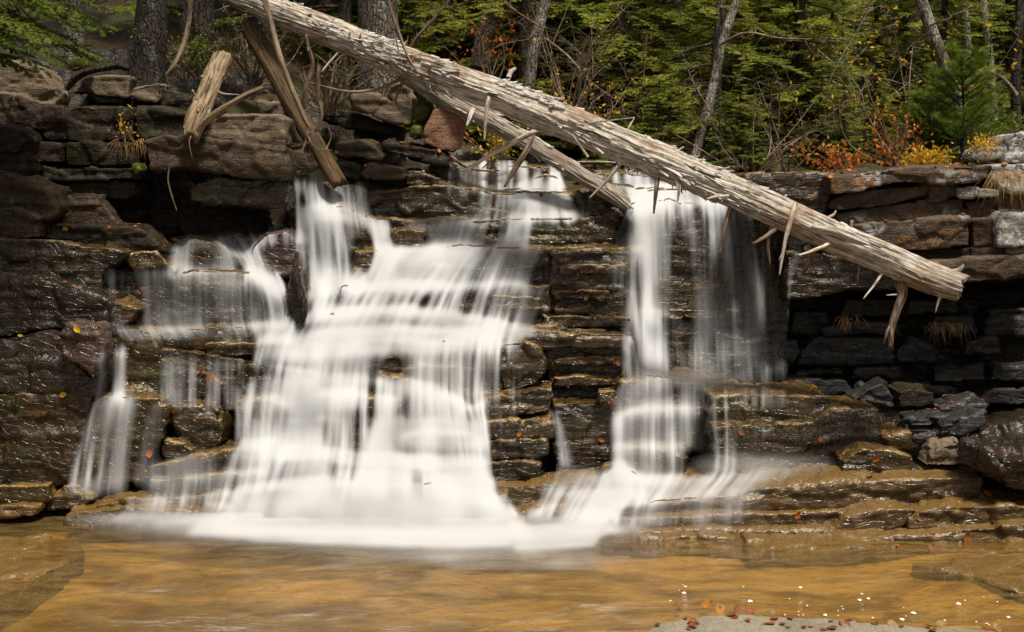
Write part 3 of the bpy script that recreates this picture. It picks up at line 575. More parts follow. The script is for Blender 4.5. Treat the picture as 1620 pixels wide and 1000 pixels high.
def resamp(pts, u):
    p = np.array([q[:2] for q in pts], float); d = np.concatenate([[0], np.cumsum(np.hypot(*np.diff(p, axis=0).T))]); d /= d[-1]
    return np.stack([np.interp(u, d, p[:, 0]), np.interp(u, d, p[:, 1])], 1)
REC = []
def sheet(T, Bo, Y0, Y1, dens, edge=(.15, .15), gaps=(), dv=(0, 0), pw=1.5, tail=.3, foam=False, lumps=.3, **k):
    REC.append((T, Bo, dens if isinstance(dens, (list, tuple)) else [dens, dens], edge, gaps, dv, pw, tail, foam, lumps))
sh = lambda *a, **k: sheet(*a, **k)
sh([(458, 291), (520, 291), (582, 297)], [(462, 345), (520, 342), (590, 352)], 12.66, 12.42, [.95, .85, .45], run=.5)
sh([(462, 325), (520, 329), (560, 345), (612, 352)], [(466, 452), (540, 452), (640, 456)], 12.36, 11.9, [1., .85, .5, .85], gaps=[(.62, .75, .12, .5, .6)], edge=(.05, .1), run=.35)
sh([(462, 350), (500, 340), (545, 350)], [(470, 450), (520, 460), (560, 455)], 12.3, 11.85, [.8, .6, .4], run=0, edge=(.1, .3))
sh([(585, 345), (612, 350)], [(590, 450), (632, 456)], 12.32, 11.9, .8, run=.3, edge=(.3, .3))
sh([(760, 303), (830, 305), (912, 311)], [(752, 346), (830, 347), (930, 345)], 12.64, 12.4, [.35, .8, .75], run=.9, edge=(.08, .15))
sh([(775, 318), (915, 322)], [(770, 346), (925, 344)], 12.56, 12.36, .55, run=0)
sh([(640, 352), (720, 348), (850, 345)], [(618, 392), (700, 393), (838, 391)], 12.35, 12.1, [.4, .7, .85], run=.4, edge=(.1, .06))
sh([(612, 392), (700, 391), (778, 391), (868, 393)], [(520, 462), (600, 460), (690, 456), (842, 452)], 12.06, 11.82, [.95, .85, .8, .6], run=.35, edge=(.06, .16))
sh([(620, 405), (700, 402), (790, 404)], [(545, 458), (620, 458), (720, 455)], 12.0, 11.8, [.7, .6, .2], run=0)
sh([(478, 454), (560, 450), (640, 452), (740, 452), (874, 452)], [(452, 508), (560, 500), (650, 498), (740, 512), (850, 510)], 11.82, 11.6, [1., .95, .85, .65, .4], run=.35, edge=(.05, .15))
sh([(452, 502), (560, 492), (640, 488), (720, 498), (860, 522)], [(412, 536), (560, 530), (640, 528), (740, 530), (850, 532)], 11.6, 11.44, [1.05, 1.05, 1, .9, .3], run=.3, edge=(.05, .2))
sh([(700, 505), (800, 515), (960, 521)], [(700, 526), (800, 528), (950, 530)], 11.6, 11.48, [.7, .4, -.1], run=.2, edge=(.05, .4))
sh([(408, 532), (520, 524), (600, 521), (700, 523), (835, 524)], [(394, 570), (520, 560), (600, 556), (700, 552), (832, 546)], 11.44, 11.22, [.9, 1, 1, .9, .45], run=.3, edge=(.1, .12))
sh([(408, 552), (520, 545), (600, 541), (700, 540), (826, 543)], [(378, 650), (500, 640), (600, 640), (700, 640), (826, 628)], 11.2, 11.0, [.75, 1, .68, .7, .6], run=.25, edge=(.08, .06),
   gaps=[(.47, .65, .06, .6, .75), (.62, .9, .05, .3, .4), (.9, .7, .14, .4, .3)], lumps=.4)
sh([(590, 588), (650, 602), (700, 620), (752, 648)], [(585, 690), (640, 700), (710, 710), (775, 705)], 11.0, 10.8, [.45, .8, .95, .8], run=.3, edge=(.15, .1), gaps=[(.12, .8, .1, .5, .5)])
sh([(742, 644), (800, 622), (838, 616)], [(748, 672), (800, 668), (838, 660)], 10.97, 10.9, [.65, .4, -.1], run=.3, edge=(.1, .4))
sh([(742, 668), (800, 665), (850, 660)], [(746, 700), (800, 700), (842, 698)], 10.92, 10.86, [.5, .1, -.2], run=.1, edge=(.1, .4))
sh([(745, 696), (810, 697)], [(746, 760), (800, 766)], 10.88, 10.8, [.5, -.05], run=.1, edge=(.1, .4))
sh([(388, 606), (500, 596), (570, 592), (620, 604)], [(372, 720), (480, 715), (560, 716), (622, 716)], 11.08, 10.8, [.75, .95, .95, .6], run=.1, edge=(.12, .15))
sh([(386, 636), (500, 628), (560, 626), (632, 630)], [(368, 724), (480, 722), (560, 724), (630, 726)], 10.98, 10.7, [.6, .95, 1, .8], run=.2, edge=(.15, .12), gaps=[(.68, .8, .07, .5, .5)])
sh([(585, 664), (640, 664), (700, 660), (772, 672)], [(570, 742), (640, 745), (700, 745), (790, 775)], 10.86, 10.6, [.8, .65, .85, .75], run=.1, edge=(.12, .1), gaps=[(.3, .8, .09, .4, .5), (.6, .6, .06, .5, .3)])
sh([(372, 712), (500, 700), (560, 712), (640, 720), (770, 730)], [(318, 806), (480, 808), (560, 806), (640, 810), (790, 808)], 10.66, 10.35, [.8, 1.05, .9, .75, .75], run=.3, edge=(.1, .08), gaps=[(.5, .5, .07, .4, .5), (.72, .45, .06, .3, .45), (.84, .7, .05, .3, .4)])
sh([(560, 735), (640, 738), (700, 742), (775, 750)], [(545, 802), (640, 806), (700, 808), (800, 806)], 10.6, 10.35, [.7, .6, .55, .8], run=.15, edge=(.1, .1), gaps=[(.32, .6, .06, .4, .6)])
sh([(372, 772), (480, 758), (600, 768), (700, 770), (800, 788)], [(330, 838), (480, 842), (600, 845), (700, 846), (830, 846)], 10.34, 9.98, [.95, 1.1, 1.05, 1, .95], run=.35, edge=(.12, .08), out=.3, lumps=.3)
sh([(352, 796), (480, 790), (600, 796), (700, 796), (810, 802)], [(290, 844), (480, 850), (600, 854), (700, 856), (850, 850)], 10.2, 9.82, [.8, 1.05, 1.05, 1.05, .9], run=.2, edge=(.15, .1), out=.25, lumps=.3)
for T_, B_, y0, y1, d_ in [([(470, 440), (560, 440)], [(440, 560), (560, 570)], 11.85, 11.25, [.2, .5, .1]), ([(590, 400), (680, 400)], [(540, 500), (640, 500)], 12.0, 11.55, [.2, .5, .1]), ([(480, 520), (600, 520)], [(430, 650), (590, 650)], 11.42, 10.95, [.3, .6, .2]),
        ([(640, 500), (760, 510)], [(640, 600), (770, 610)], 11.55, 11.1, [.1, .35, .0]), ([(430, 620), (560, 612)], [(390, 760), (560, 770)], 10.98, 10.55, [.3, .6, .3]), ([(600, 640), (740, 650)], [(590, 790), (770, 800)], 10.9, 10.4, [.2, .3, .5]), ([(660, 545), (720, 545)], [(650, 690), (730, 700)], 11.15, 10.8, [.1, .4, .1]), ([(420, 720), (780, 740)], [(350, 835), (800, 842)], 10.5, 10.05, [.4, .7, .6, .6, .5])]:
    sheet(T_, B_, y0, y1, [x * .55 for x in d_], pw=1.15, run=.15, edge=(.35, .35), tail=.6, head=1.0, lumps=.7)
sh = sheet
sh([(712, 260), (760, 259), (830, 262), (888, 268)], [(706, 302), (760, 302), (830, 304), (900, 306)], 0, 0, [.25, .4, .55, .8])
sh([(822, 292), (850, 278), (885, 280), (904, 300)], [(790, 322), (850, 322), (890, 322), (915, 322)], 0, 0, [.6, .6, .5, .8])
sh([(926, 273), (980, 272), (1032, 278)], [(930, 290), (985, 300), (1036, 306)], 0, 0, [.35, .5, .7])
# side falls at the left
thin = lambda d: [x + .17 for x in d] if isinstance(d, list) else d
sh = lambda T, Bo, y0, y1, d, **k: sheet(T, Bo, y0, y1, thin(d), **k)
sh([(276, 392), (300, 376), (345, 380), (372, 398)], [(262, 432), (300, 432), (345, 434), (378, 436)], 11.7, 11.45, [.35, .4, .15, .2], run=.2, edge=(.15, .2))
sh([(330, 377), (380, 372), (430, 366)], [(345, 388), (392, 392), (440, 380)], 11.9, 11.7, [.2, .6, .9], run=.3, edge=(.4, .1))
sh([(398, 388), (420, 367), (448, 363), (466, 372)], [(384, 442), (410, 444), (448, 440), (470, 445)], 11.6, 11.4, [.95, .7, .35, .7], run=.25, edge=(.12, .1), gaps=[(.6, .9, .2, .5, .35)])
sh([(352, 400), (378, 398), (402, 392)], [(424, 470), (440, 462), (458, 450)], 11.62, 11.3, [.4, .9, .8], run=.2, edge=(.2, .2), pw=1.3)
sh([(395, 432), (420, 440), (448, 448)], [(428, 516), (446, 522), (464, 520)], 11.36, 11.1, [.4, .9, .5], run=.25, edge=(.3, .25), pw=1.3)
sh([(160, 428), (230, 428), (300, 431), (370, 433), (404, 438), (440, 460)], [(164, 524), (232, 520), (300, 518), (370, 516), (410, 514), (446, 520)], 11.32, 11.14, [-.1, .12, .22, .3, .25, .35], run=.2, edge=(.08, .05), gaps=[(.17, .6, .05, .6, .5)])
sh([(160, 520), (250, 520), (350, 516), (440, 512)], [(200, 532), (260, 534), (350, 526), (446, 524)], 11.12, 11.06, [.25, .4, .3, .35], run=.12, out=.05)
sh([(330, 517), (400, 512), (444, 514)], [(330, 548), (400, 545), (448, 545)], 11.06, 11.0, [0, .05, .5], run=.1)
sh([(245, 550), (350, 565), (440, 581), (492, 592)], [(250, 630), (350, 640), (440, 645), (485, 648)], 10.96, 10.86, [.0, -.05, .25, .75], run=.12, edge=(.08, .1))
sh([(250, 568), (290, 573), (355, 606)], [(250, 630), (290, 640), (350, 645)], 10.86, 10.8, [.12, -.05, -.1], run=.08)
sh([(182, 553), (190, 551), (198, 553)], [(179, 630), (189, 634), (199, 630)], 10.86, 10.62, .7, run=.25, edge=(.3, .3), pw=1.5, lumps=.1)
sh([(158, 560), (172, 552)], [(150, 630), (168, 634)], 10.86, 10.66, .2, run=.0, edge=(.4, .4))
sh([(152, 634), (170, 627), (205, 628), (226, 632)], [(104, 778), (140, 784), (184, 786), (204, 786)], 10.56, 10.36, [.42, .40, .38, -.1], run=.2, edge=(.12, .2), pw=1.5, gaps=[(.55, .7, .1, .5, .25)])
sh([(240, 636), (260, 642)], [(208, 764), (250, 776)], 10.56, 10.42, .16, run=.1, edge=(.3, .3))
sh([(374, 634), (400, 632), (440, 634)], [(372, 712), (400, 712), (440, 716)], 10.82, 10.7, [.25, .4, .7], run=.15)
sh([(228, 742), (300, 722), (362, 712), (430, 705)], [(232, 762), (300, 756), (362, 750), (430, 748)], 10.5, 10.42, [-.05, .3, .5, .6], run=.15, out=.06)
sh([(232, 758), (290, 755), (340, 750), (420, 746)], [(222, 800), (290, 798), (340, 794), (420, 796)], 10.42, 10.34, [.15, .3, .45, .7], run=.1)
sh([(196, 792), (260, 786), (350, 781), (430, 775)], [(180, 820), (260, 818), (350, 818), (430, 815)], 10.34, 10.2, [.1, .25, .3, .6], run=.1)
# right fall
sh = lambda *a, **k: sheet(*a, **k)
sh([(986, 312), (1012, 300), (1040, 295), (1096, 293), (1150, 301), (1196, 324)], [(978, 606), (1030, 604), (1080, 604), (1140, 608), (1200, 614), (1256, 610)], 12.28, 11.5, [.05, .75, .85, .5, .1, .2, .42, .5, .34, .2, .1], run=.6, edge=(.08, .1), pw=1.9, lumps=.25,
   gaps=[(.5, .0, .55, .16, -.6), (.42, .0, .3, .3, -.25)])
sh([(1004, 316), (1026, 312), (1054, 318)], [(1012, 604), (1032, 604), (1058, 602)], 12.2, 11.42, [.4, .75, .4], run=.2, edge=(.3, .3), pw=1.8, lumps=.1)
sh([(1095, 318), (1130, 314), (1170, 322)], [(1095, 606), (1140, 608), (1190, 612)], 12.18, 11.44, [.3, .5, .2], run=.2, edge=(.3, .3), pw=1.8, lumps=.2, dv=(.15, -.12))
sh([(984, 326), (1006, 322)], [(952, 440), (1004, 470)], 12.12, 11.9, .1, run=0, edge=(.4, .3))
sh([(1192, 420), (1200, 418)], [(1203, 612), (1215, 612)], 11.95, 11.6, .3, run=0, edge=(.4, .4), out=0)
sh([(1262, 395), (1270, 396)], [(1216, 612), (1232, 612)], 11.95, 11.6, .25, run=0, edge=(.4, .4), out=0, pw=1.3)
sh([(972, 622), (990, 606), (1050, 600), (1124, 603)], [(962, 656), (990, 654), (1050, 652), (1126, 648)], 11.46, 11.3, [.35, .75, .5, .15], run=.45, edge=(.1, .15))
sh([(968, 660), (1000, 651), (1050, 646), (1121, 645)], [(966, 710), (1000, 708), (1050, 708), (1121, 708)], 11.26, 11.1, [.6, .5, .45, .2], run=.25, edge=(.05, .1))
sh([(966, 662), (986, 658)], [(968, 752), (992, 750)], 11.2, 10.95, .9, run=.1, edge=(.25, .35))
sh([(968, 712), (1000, 707), (1087, 705)], [(966, 758), (1000, 758), (1092, 762)], 11.06, 10.95, [.75, .45, .35], run=.2, edge=(.05, .1))
sh([(1124, 632), (1146, 640), (1166, 650)], [(1128, 750), (1146, 750), (1168, 752)], 10.88, 10.7, [.2, .5, .3], run=.1, edge=(.3, .3))
sh([(1150, 672), (1220, 670), (1290, 667)], [(1150, 745), (1220, 745), (1290, 745)], 10.74, 10.66, [.15, .0, -.15], run=.2, edge=(.1, .3))
sh([(1130, 622), (1200, 618), (1260, 622)], [(1130, 636), (1200, 634), (1260, 634)], 11.2, 10.92, [.6, .55, .0], run=.2, edge=(.2, .4))
# jet in the gap and the apron that runs to the pool
sheet([(869, 648), (876, 652), (880, 660)], [(884, 738), (898, 738), (910, 736)], 10.98, 10.75, .55, run=.1, edge=(.3, .4), pw=1.9, lumps=.1)
sh = lambda *a, **k: sheet(*a, **k)
sh([(874, 742), (960, 750), (1060, 754), (1180, 748), (1280, 742)], [(850, 775), (930, 790), (1000, 800), (1120, 786), (1200, 778)], 10.95, 10.32, [.2, .45, .6, .5, .15], run=.3, edge=(.12, .3), pw=1.05, out=.12)
sh([(946, 770), (958, 750), (985, 742), (1012, 752)], [(940, 788), (965, 786), (990, 784), (1024, 788)], 10.7, 10.52, [.7, .8, .7, .7], run=.1)
sh([(868, 770), (920, 772), (985, 790)], [(830, 822), (890, 815), (965, 822)], 10.6, 10.36, [.3, .7, .95], run=.2, edge=(.25, .1), pw=1.2)
sh([(820, 815), (880, 802), (960, 800), (1000, 792)], [(812, 850), (880, 846), (960, 838), (985, 830)], 10.36, 10.12, [.4, .45, .95, .6], run=.2, pw=1.3)
sh([(815, 840), (880, 832), (965, 822)], [(810, 864), (880, 862), (950, 856)], 10.14, 9.85, [.6, .55, .85], run=.1, pw=1.3, out=.2)
sh([(985, 800), (1060, 792), (1180, 778), (1240, 772)], [(978, 826), (1060, 820), (1180, 812), (1240, 808)], 10.2, 10.1, [.5, .2, .3, .0], run=.25, edge=(.1, .3))
sh([(972, 824), (1060, 818), (1180, 813)], [(965, 846), (1060, 842), (1180, 838)], 10.1, 10.0, [.3, .15, .1], run=.15)
sheet([(110, 818), (330, 820), (600, 830), (800, 838), (1010, 830)], [(60, 840), (330, 858), (520, 874), (700, 882), (860, 876), (1030, 860)], 0, 0, [.1, .5, .9, 1.0, .9, .4], foam=True, tail=.95, lumps=1.2)
sheet([(150, 850), (600, 880), (1080, 868)], [(120, 950), (600, 985), (1140, 940)], 0, 0, [.0, .07, .09, .11, .04], foam=True, tail=.7, lumps=.8)
sheet([(60, 808), (200, 812), (420, 815)], [(40, 830), (200, 838), (420, 846)], 0, 0, [.0, .25, .6], foam=True, tail=.5, lumps=.9)
def gauss(a, sx, sy):
    for ax, sg in ((1, sx), (0, sy)):
        if sg <= 0: continue
        n = int(3 * sg + 1); w = np.exp(-.5 * (np.arange(-n, n + 1) / sg) ** 2); w /= w.sum()
        p = np.pad(a, [(n, n) if q == ax else (0, 0) for q in (0, 1)], mode='edge')
        a = sum(wi * (p[:, i:i + a.shape[1]] if ax else p[i:i + a.shape[0]]) for i, wi in enumerate(w))
    return a
def bil(a, x, y):
    x = np.clip(x, 0, a.shape[1] - 1.001); y = np.clip(y, 0, a.shape[0] - 1.001); i = x.astype(int); j = y.astype(int); fx = x - i; fy = y - j
    return (a[j, i] * (1 - fx) + a[j, i + 1] * fx) * (1 - fy) + (a[j + 1, i] * (1 - fx) + a[j + 1, i + 1] * fx) * fy
def build_water():
    G = 2.5; PX = np.arange(30, 1320, G); PY = np.arange(254, 902, G); gx, gy = np.meshgrid(PX, PY); H, Wd = gx.shape
    bpy.context.view_layer.update(); dg = bpy.context.evaluated_depsgraph_get(); o = Vector((0, 0, CH)); Yd = np.full((H, Wd), 14.6)
    for j in range(H):                                         # where the rock stands
        for i in range(Wd):
            h = S.ray_cast(dg, o, Vector(((PX[i] - 810) / F, 1, -(PY[j] - HZ) / F)).normalized())
            if h[0]: Yd[j, i] = min(14.9, h[1].y)
    FM = np.zeros((H, Wd)); D = np.zeros((H, Wd)); VX = np.zeros((H, Wd)); VY = np.full((H, Wd), .15)
    for n, (T, Bo, dens, edge, gaps, dv, pw, tail, foam, lumps) in enumerate(REC):
        L = abs(T[-1][0] - T[0][0]) + abs(Bo[-1][0] - Bo[0][0]); nu = int(L / 2 / 1.0) + 8; u = np.linspace(-.12, 1.12, nu); uc = np.clip(u, 0, 1)
        a = resamp(T, uc); b = resamp(Bo, uc); a[:, 0] += (u - uc) * (T[-1][0] - T[0][0]); b[:, 0] += (u - uc) * (Bo[-1][0] - Bo[0][0])
        h = np.hypot(*(b - a).T).mean(); ex = 10 / h; ns = int(h / 1.0) + 24; s = np.linspace(-ex * .45, 1 + ex * 1.3, ns)
        SS, UU = np.meshgrid(s, u, indexing='ij'); q = np.sign(SS) * np.abs(SS) ** 1.0
        # streams leave the lip sideways and bend down: x runs ahead of y
        xx = a[None, :, 0] + (b - a)[None, :, 0] * np.clip(SS, -.3, 1.2) ** 1.0 if pw < 1.3 else a[None, :, 0] + (b - a)[None, :, 0] * np.where(SS > 0, np.abs(SS) ** .72, SS)
        yy = a[None, :, 1] + (b - a)[None, :, 1] * SS
        d = np.interp(np.clip(UU, 0, 1), np.linspace(0, 1, len(dens)), dens) + np.interp(np.clip(SS, 0, 1), (0, 1), dv)
        for (gu, gs, wu, ws, am) in gaps: d = d - am * np.exp(-((UU - gu) / wu) ** 2 - ((SS - gs) / ws) ** 2)
        nz = fbm(np.stack([xx.ravel() / (46 if not foam else 90), yy.ravel() / (60 if not foam else 16), 0 * xx.ravel() + n], 1), 4, 40).reshape(xx.shape)
        if not foam: d = np.clip(d, -1, 1); d = d - np.minimum(.32, .30 * np.clip(d, 0, 1)) * (1 if pw >= 1.3 else .4) * np.sin(np.pi * np.clip(SS, 0, 1)) ** 1.2 * (1 + .9 * nz)
        d = np.clip(d, -1, 1.05) + lumps * .35 * nz * (1 if not foam else 2)
        wl_ = max(min(edge[0] * .7, 26 / L), 12 / L); wr_ = max(min(edge[1] * .7, 26 / L), 12 / L)
        en = .35 * fbm(np.stack([0 * yy.ravel() + n, yy.ravel() / 22, 0 * yy.ravel()], 1), 3, 41).reshape(xx.shape)
        d = d * sst(-.1, 1, (UU / wl_) + en) * sst(-.1, 1, (1 - UU) / wr_ + en)
        d = d * sst(-ex * .45, ex * .35, SS + .3 * ex * en) * (1 - sst(1 - (tail if foam else .12), 1 + ex * 1.3, SS + (.35 if foam else .06) * nz))
        d = np.clip(d, 0, 1); g = np.zeros((H, Wd)); I = np.round((xx - PX[0]) / G).astype(int); J = np.round((yy - PY[0]) / G).astype(int); ok = (I >= 0) & (I < Wd) & (J >= 0) & (J < H)
        np.maximum.at(g, (J[ok], I[ok]), d[ok]); g = gauss(g, .8, .9)
        D = 1 - (1 - D) * (1 - .74 * g); FM = np.maximum(FM, g) if foam else FM
        dx = np.gradient(xx, axis=0); dy = np.gradient(yy, axis=0); l = np.hypot(dx, dy) + 1e-6; fx = np.zeros((H, Wd)); fy = np.zeros((H, Wd)); c = np.zeros((H, Wd)) + 1e-6
        np.add.at(fx, (J[ok], I[ok]), (dx / l)[ok]); np.add.at(fy, (J[ok], I[ok]), (dy / l)[ok]); np.add.at(c, (J[ok], I[ok]), 1)
        VX += g * (fx / c if not foam else -.9); VY += g * (fy / c if not foam else .22)
    D = gauss(D, 1.0, 1.6) ** .88; D = D - .30 * sst(.05, .6, fbm(np.stack([gx.ravel() / 70, gy.ravel() / 120, 0 * gx.ravel() + 4], 1), 3, 78).reshape(H, Wd)) * sst(.2, .5, D) * (1 - sst(.0, .3, FM)); D = np.clip(D, 0, 1); VX = gauss(VX, 2, 4); VY = gauss(VY, 2, 4); l = np.hypot(VX, VY); VX /= l; VY /= l
    # dark rock standing clear of the water
    for hx, hy, rx, ry, am in [(474, 468, 13, 48, 1.1), (582, 402, 13, 36, .75), (642, 376, 26, 11, .7), (566, 695, 16, 34, .22), (624, 580, 15, 42, .42), (402, 598, 26, 46, .4), (800, 475, 40, 20, .12), (700, 585, 20, 30, .12), (770, 590, 16, 26, .12), (545, 470, 12, 18, .2), (640, 645, 10, 24, .3), (700, 372, 18, 10, .2), (520, 690, 12, 30, .18), (1075, 420, 16, 60, .3), (1075, 550, 14, 40, .15), (660, 760, 12, 24, .3), (735, 690, 10, 30, .25), (530, 760, 10, 26, .2), (300, 470, 60, 26, .12), (435, 410, 20, 22, .45), (320, 405, 22, 16, .3)]:
        wob = .5 * fbm(np.stack([gx.ravel() / 26, gy.ravel() / 60, 0 * gx.ravel()], 1), 3, 91).reshape(H, Wd); D = D - am * np.exp(-np.clip(np.hypot((gx - hx) / rx, (gy - hy) / ry) + wob, 0, 9) ** 2.4)
    D = np.clip(D, 0, 1)
    # streaks: noise drawn out along the flow
    rng = np.random.default_rng(3)
    def lic(sg, n):
        N = gauss(rng.normal(0, 1, (H, Wd)), sg, .5); acc = N.copy(); ii, jj = np.meshgrid(np.arange(Wd, dtype=float), np.arange(H, dtype=float))
        for sgn in (1, -1):
            x, y = ii.copy(), jj.copy()
            for _ in range(n):
                x += sgn * bil(VX, x, y); y += sgn * bil(VY, x, y); acc += bil(N, x, y) * (1 - _ / n)
        return acc / acc.std()
    fine = lic(.6, 30) * .6 + lic(1.4, 42) * .9 + lic(3., 40) * .3; fine /= fine.std(); broad = lic(4.5, 26) * .8 + lic(9, 20) * .8; broad /= broad.std()
    nof = (1 - np.clip(gauss(FM, 4, 4) * 2.2, 0, 1)) * sst(.0, .06, gauss(CH - (gy - HZ) / F * Yd, 2, 2)); pn = fbm(np.stack([gx.ravel() / 110, gy.ravel() / 80, 0 * gx.ravel()], 1), 3, 77).reshape(H, Wd)
    thick = sst(.45, .85, gauss(D, 3, 3)); fine = fine * nof * (.3 + .9 * sst(-.4, .4, pn)) * (1 - .72 * thick); broad = broad * nof * (.5 + .7 * thick)
    st = .8 * fine + .7 * broad
    Ym = np.minimum.reduce([np.roll(Yd, k, 1) for k in (-1, 0, 1)]); Ym[1:] = np.minimum(Ym[1:], Ym[:-1].copy()); Ds = gauss(D, 2, 2); Ds[:4] = 0
    for j in range(1, H): Ym[j] = np.where(Ds[j] > .04, np.minimum(Ym[j], Ym[j - 1] + .006), Ym[j])     # falling water does not follow undercuts
    Yw = np.minimum(gauss(Ym, 3.0, 7.0), gauss(Ym, 1., 1.)) - .02 - .12 * gauss(D, 4, 5); Yw = np.minimum(gauss(Yw, 2.5, 5), gauss(Ym, .8, .8) - .012) - .006 * gauss(st, .7, 1.5) * D
    Yw = np.minimum(Yw, (CH - .018 - .05 * gauss(D, 4, 4) - .02 * D) * F / (gy - HZ).clip(1))
    tread = sst(.004, .02, gauss(-np.gradient(Ym, axis=0), 1, 1)) * 1.0
    x = D + (.05 + .20 * np.clip(1 - np.abs(2 * D - .95), 0, 1)) * fine + .11 * broad * sst(.01, .12, D) + .20 * gauss(tread, 2, 1.2) * sst(.25, .55, D)
    al = sst(.0, 1.02, x) * sst(.015, .06, D) * .975
    V = np.stack([(gx - 810) / F * Yw, Yw, CH - (gy - HZ) / F * Yw], -1)
    cx = gx[:-1, :-1]; cy = gy[:-1, :-1]; mx = np.maximum.reduce([al[:-1, :-1], al[1:, :-1], al[1:, 1:], al[:-1, 1:]]); keep = mx > .012
    z = V[:-1, :-1, 2]
    reg = np.zeros(cx.shape, int)
    reg[cx < np.interp(cy, [262, 500, 525, 700, 800], [458, 456, 426, 392, 330])] = 1
    reg[(cx > 938) & (cy < 752) & (cx > np.interp(cy, [262, 320], [985, 960]))] = 2
    reg[((cx > 868) & (cx <= 938) & (cy > 636) & (cy < 752))] = 3
    reg[(cx > 800) & (cy >= 752) | ((cx > 850) & (cy > 738) & (reg == 0))] = 4
    reg[(z < .075) & (cy > 815)] = 5
    idx = np.arange(H * Wd).reshape(H, Wd); Vf = V.reshape(-1, 3); af = al.ravel(); sf = st.ravel()
    info = ['broad white main waterfall tumbling down the middle ledges', 'thin veils of water over the left side ledges', 'tall narrow white waterfall right of the dark rock column', 'short white jet shooting from behind the right stack of blocks', 'white water sliding over the tan ledges below the right fall', 'white foam spreading on the pool below the falls']
    for k, lab in enumerate(info):
        m = keep & (reg == k)
        f = np.stack([idx[:-1, :-1][m], idx[1:, :-1][m], idx[1:, 1:][m], idx[:-1, 1:][m]], 1)
        if not len(f): continue
        us, inv = np.unique(f.ravel(), return_inverse=True)
        ob = put('foam' if k == 5 else 'waterfall', Vf[us], inv.reshape(-1, 4), M['fall'], attrs={'dens': af[us], 'streak': sf[us]})
        tag(ob, lab, 'foam' if k == 5 else 'waterfall', None if k == 5 else 'falls over the ledges', 'stuff' if k == 5 else 'thing')
build_water()
build_pool()
# ------------------------------------------------------------------ wood
def wood_mat(name, light, mid, dark, rough=.75, grain=1., moss=0., mossc=(.06, .07, .01), orange=0., wet=None):
    t = NT(name); uv = t.N('UVMap', uv_map='uv').outputs[0]; p = t.pos()
    g = t.noise(t.mapv(uv, (2.6, 40 * grain, 1)), 1, 6, .68, .5); g2 = t.noise(t.mapv(uv, (9, 120 * grain, 1)), 1, 3, .6)
    n = t.noise(p, 3.2, 5, .6); fl = t.noise(t.mapv(uv, (5, 22, 1), (4, 2, 0)), 1, 5, .7, .6)
    c = t.mix(t.ss(fl, .32, .54), mid, light)
    c = t.mix(t.ss(g, .50, .38, 0, .95), c, dark)
    c = t.mix(t.ss(g2, .48, .32, 0, .7), c, dark)
    c = t.mix(t.ss(n, .48, .66, 0, .6), c, mid)
    if orange: c = t.mix(t.math('MULTIPLY', t.ss(t.noise(p, 2.4, 3), .52, .64), t.ss(g2, .3, .6, 0, orange)), c, (.20, .085, .02))
    if moss: c = t.mix(t.ss(t.noise(p, 4.5, 5, .65), .62 - moss * .25, .72 - moss * .2), c, mossc)
    h = t.math('ADD', t.math('MULTIPLY', g, 1.), t.math('ADD', t.math('MULTIPLY', g2, .4), t.math('MULTIPLY', fl, .5)))
    return t.done(t.bsdf(c, rough, t.bump(h, 1., .022), .25))
M['log'] = wood_mat('weathered grey log wood', (.55, .505, .435), (.19, .145, .10), (.025, .018, .012), orange=.7)
M['flake'] = wood_mat('pale peeling bark', (.60, .575, .53), (.33, .30, .26), (.05, .04, .033))
M['twig'] = wood_mat('bleached dead branch', (.58, .53, .46), (.36, .31, .25), (.12, .09, .06), grain=.4)
M['browntwig'] = wood_mat('brown dead branch', (.24, .18, .13), (.13, .09, .06), (.04, .025, .018), grain=.4)
M['stub'] = wood_mat('tan broken trunk wood', (.30, .225, .14), (.13, .09, .05), (.022, .015, .009), moss=.2)
M['lean'] = wood_mat('orange brown leaning trunk', (.13, .08, .038), (.07, .04, .018), (.02, .012, .008), moss=.35)
def bark_mat(name, a, b, dark, lich, la=.3):
    t = NT(name); p = t.pos(); q = t.mapv(p, (1, 1, .28))
    e = t.voro(q, 26, 'DISTANCE_TO_EDGE'); n = t.noise(t.mapv(p, (1, 1, .4)), 9, 6, .65); n2 = t.noise(p, 45, 4, .65); n3 = t.noise(p, 5, 4, .6)
    c = t.mix(t.ss(n, .38, .62), a, b); c = t.mix(t.ss(e, .10, .0, 0, .75), c, dark); c = t.mix(t.ss(n2, .5, .3, 0, .7), c, dark)
    c = t.mix(t.math('MULTIPLY', t.ss(n3, .62 - la * .3, .70 - la * .2), t.ss(n2, .42, .58)), c, lich)
    h = t.math('ADD', t.math('MULTIPLY', t.ss(e, 0, .12), .7), t.math('ADD', n, t.math('MULTIPLY', n2, .4)))
    return t.done(t.bsdf(c, .9, t.bump(h, 1., .02), .15))
M['bark'] = bark_mat('grey conifer bark', (.12, .105, .085), (.07, .058, .045), (.018, .014, .011), (.22, .23, .19))
M['barkpale'] = bark_mat('pale mottled bark', (.24, .22, .185), (.12, .105, .082), (.03, .025, .02), (.38, .37, .33), .5)
M['barkdark'] = bark_mat('dark bark', (.045, .038, .03), (.025, .02, .016), (.008, .007, .006), (.09, .095, .07), .2)
def frames(p):
    t = np.gradient(p, axis=0); t /= np.linalg.norm(t, axis=1)[:, None].clip(1e-9)
    ref = np.array((0, 0, 1.)) if abs(t[:, 2]).mean() < .75 else np.array((1., 0, 0))
    a = np.cross(t, ref); a /= np.linalg.norm(a, axis=1)[:, None].clip(1e-9)
    return t, a, np.cross(a, t)
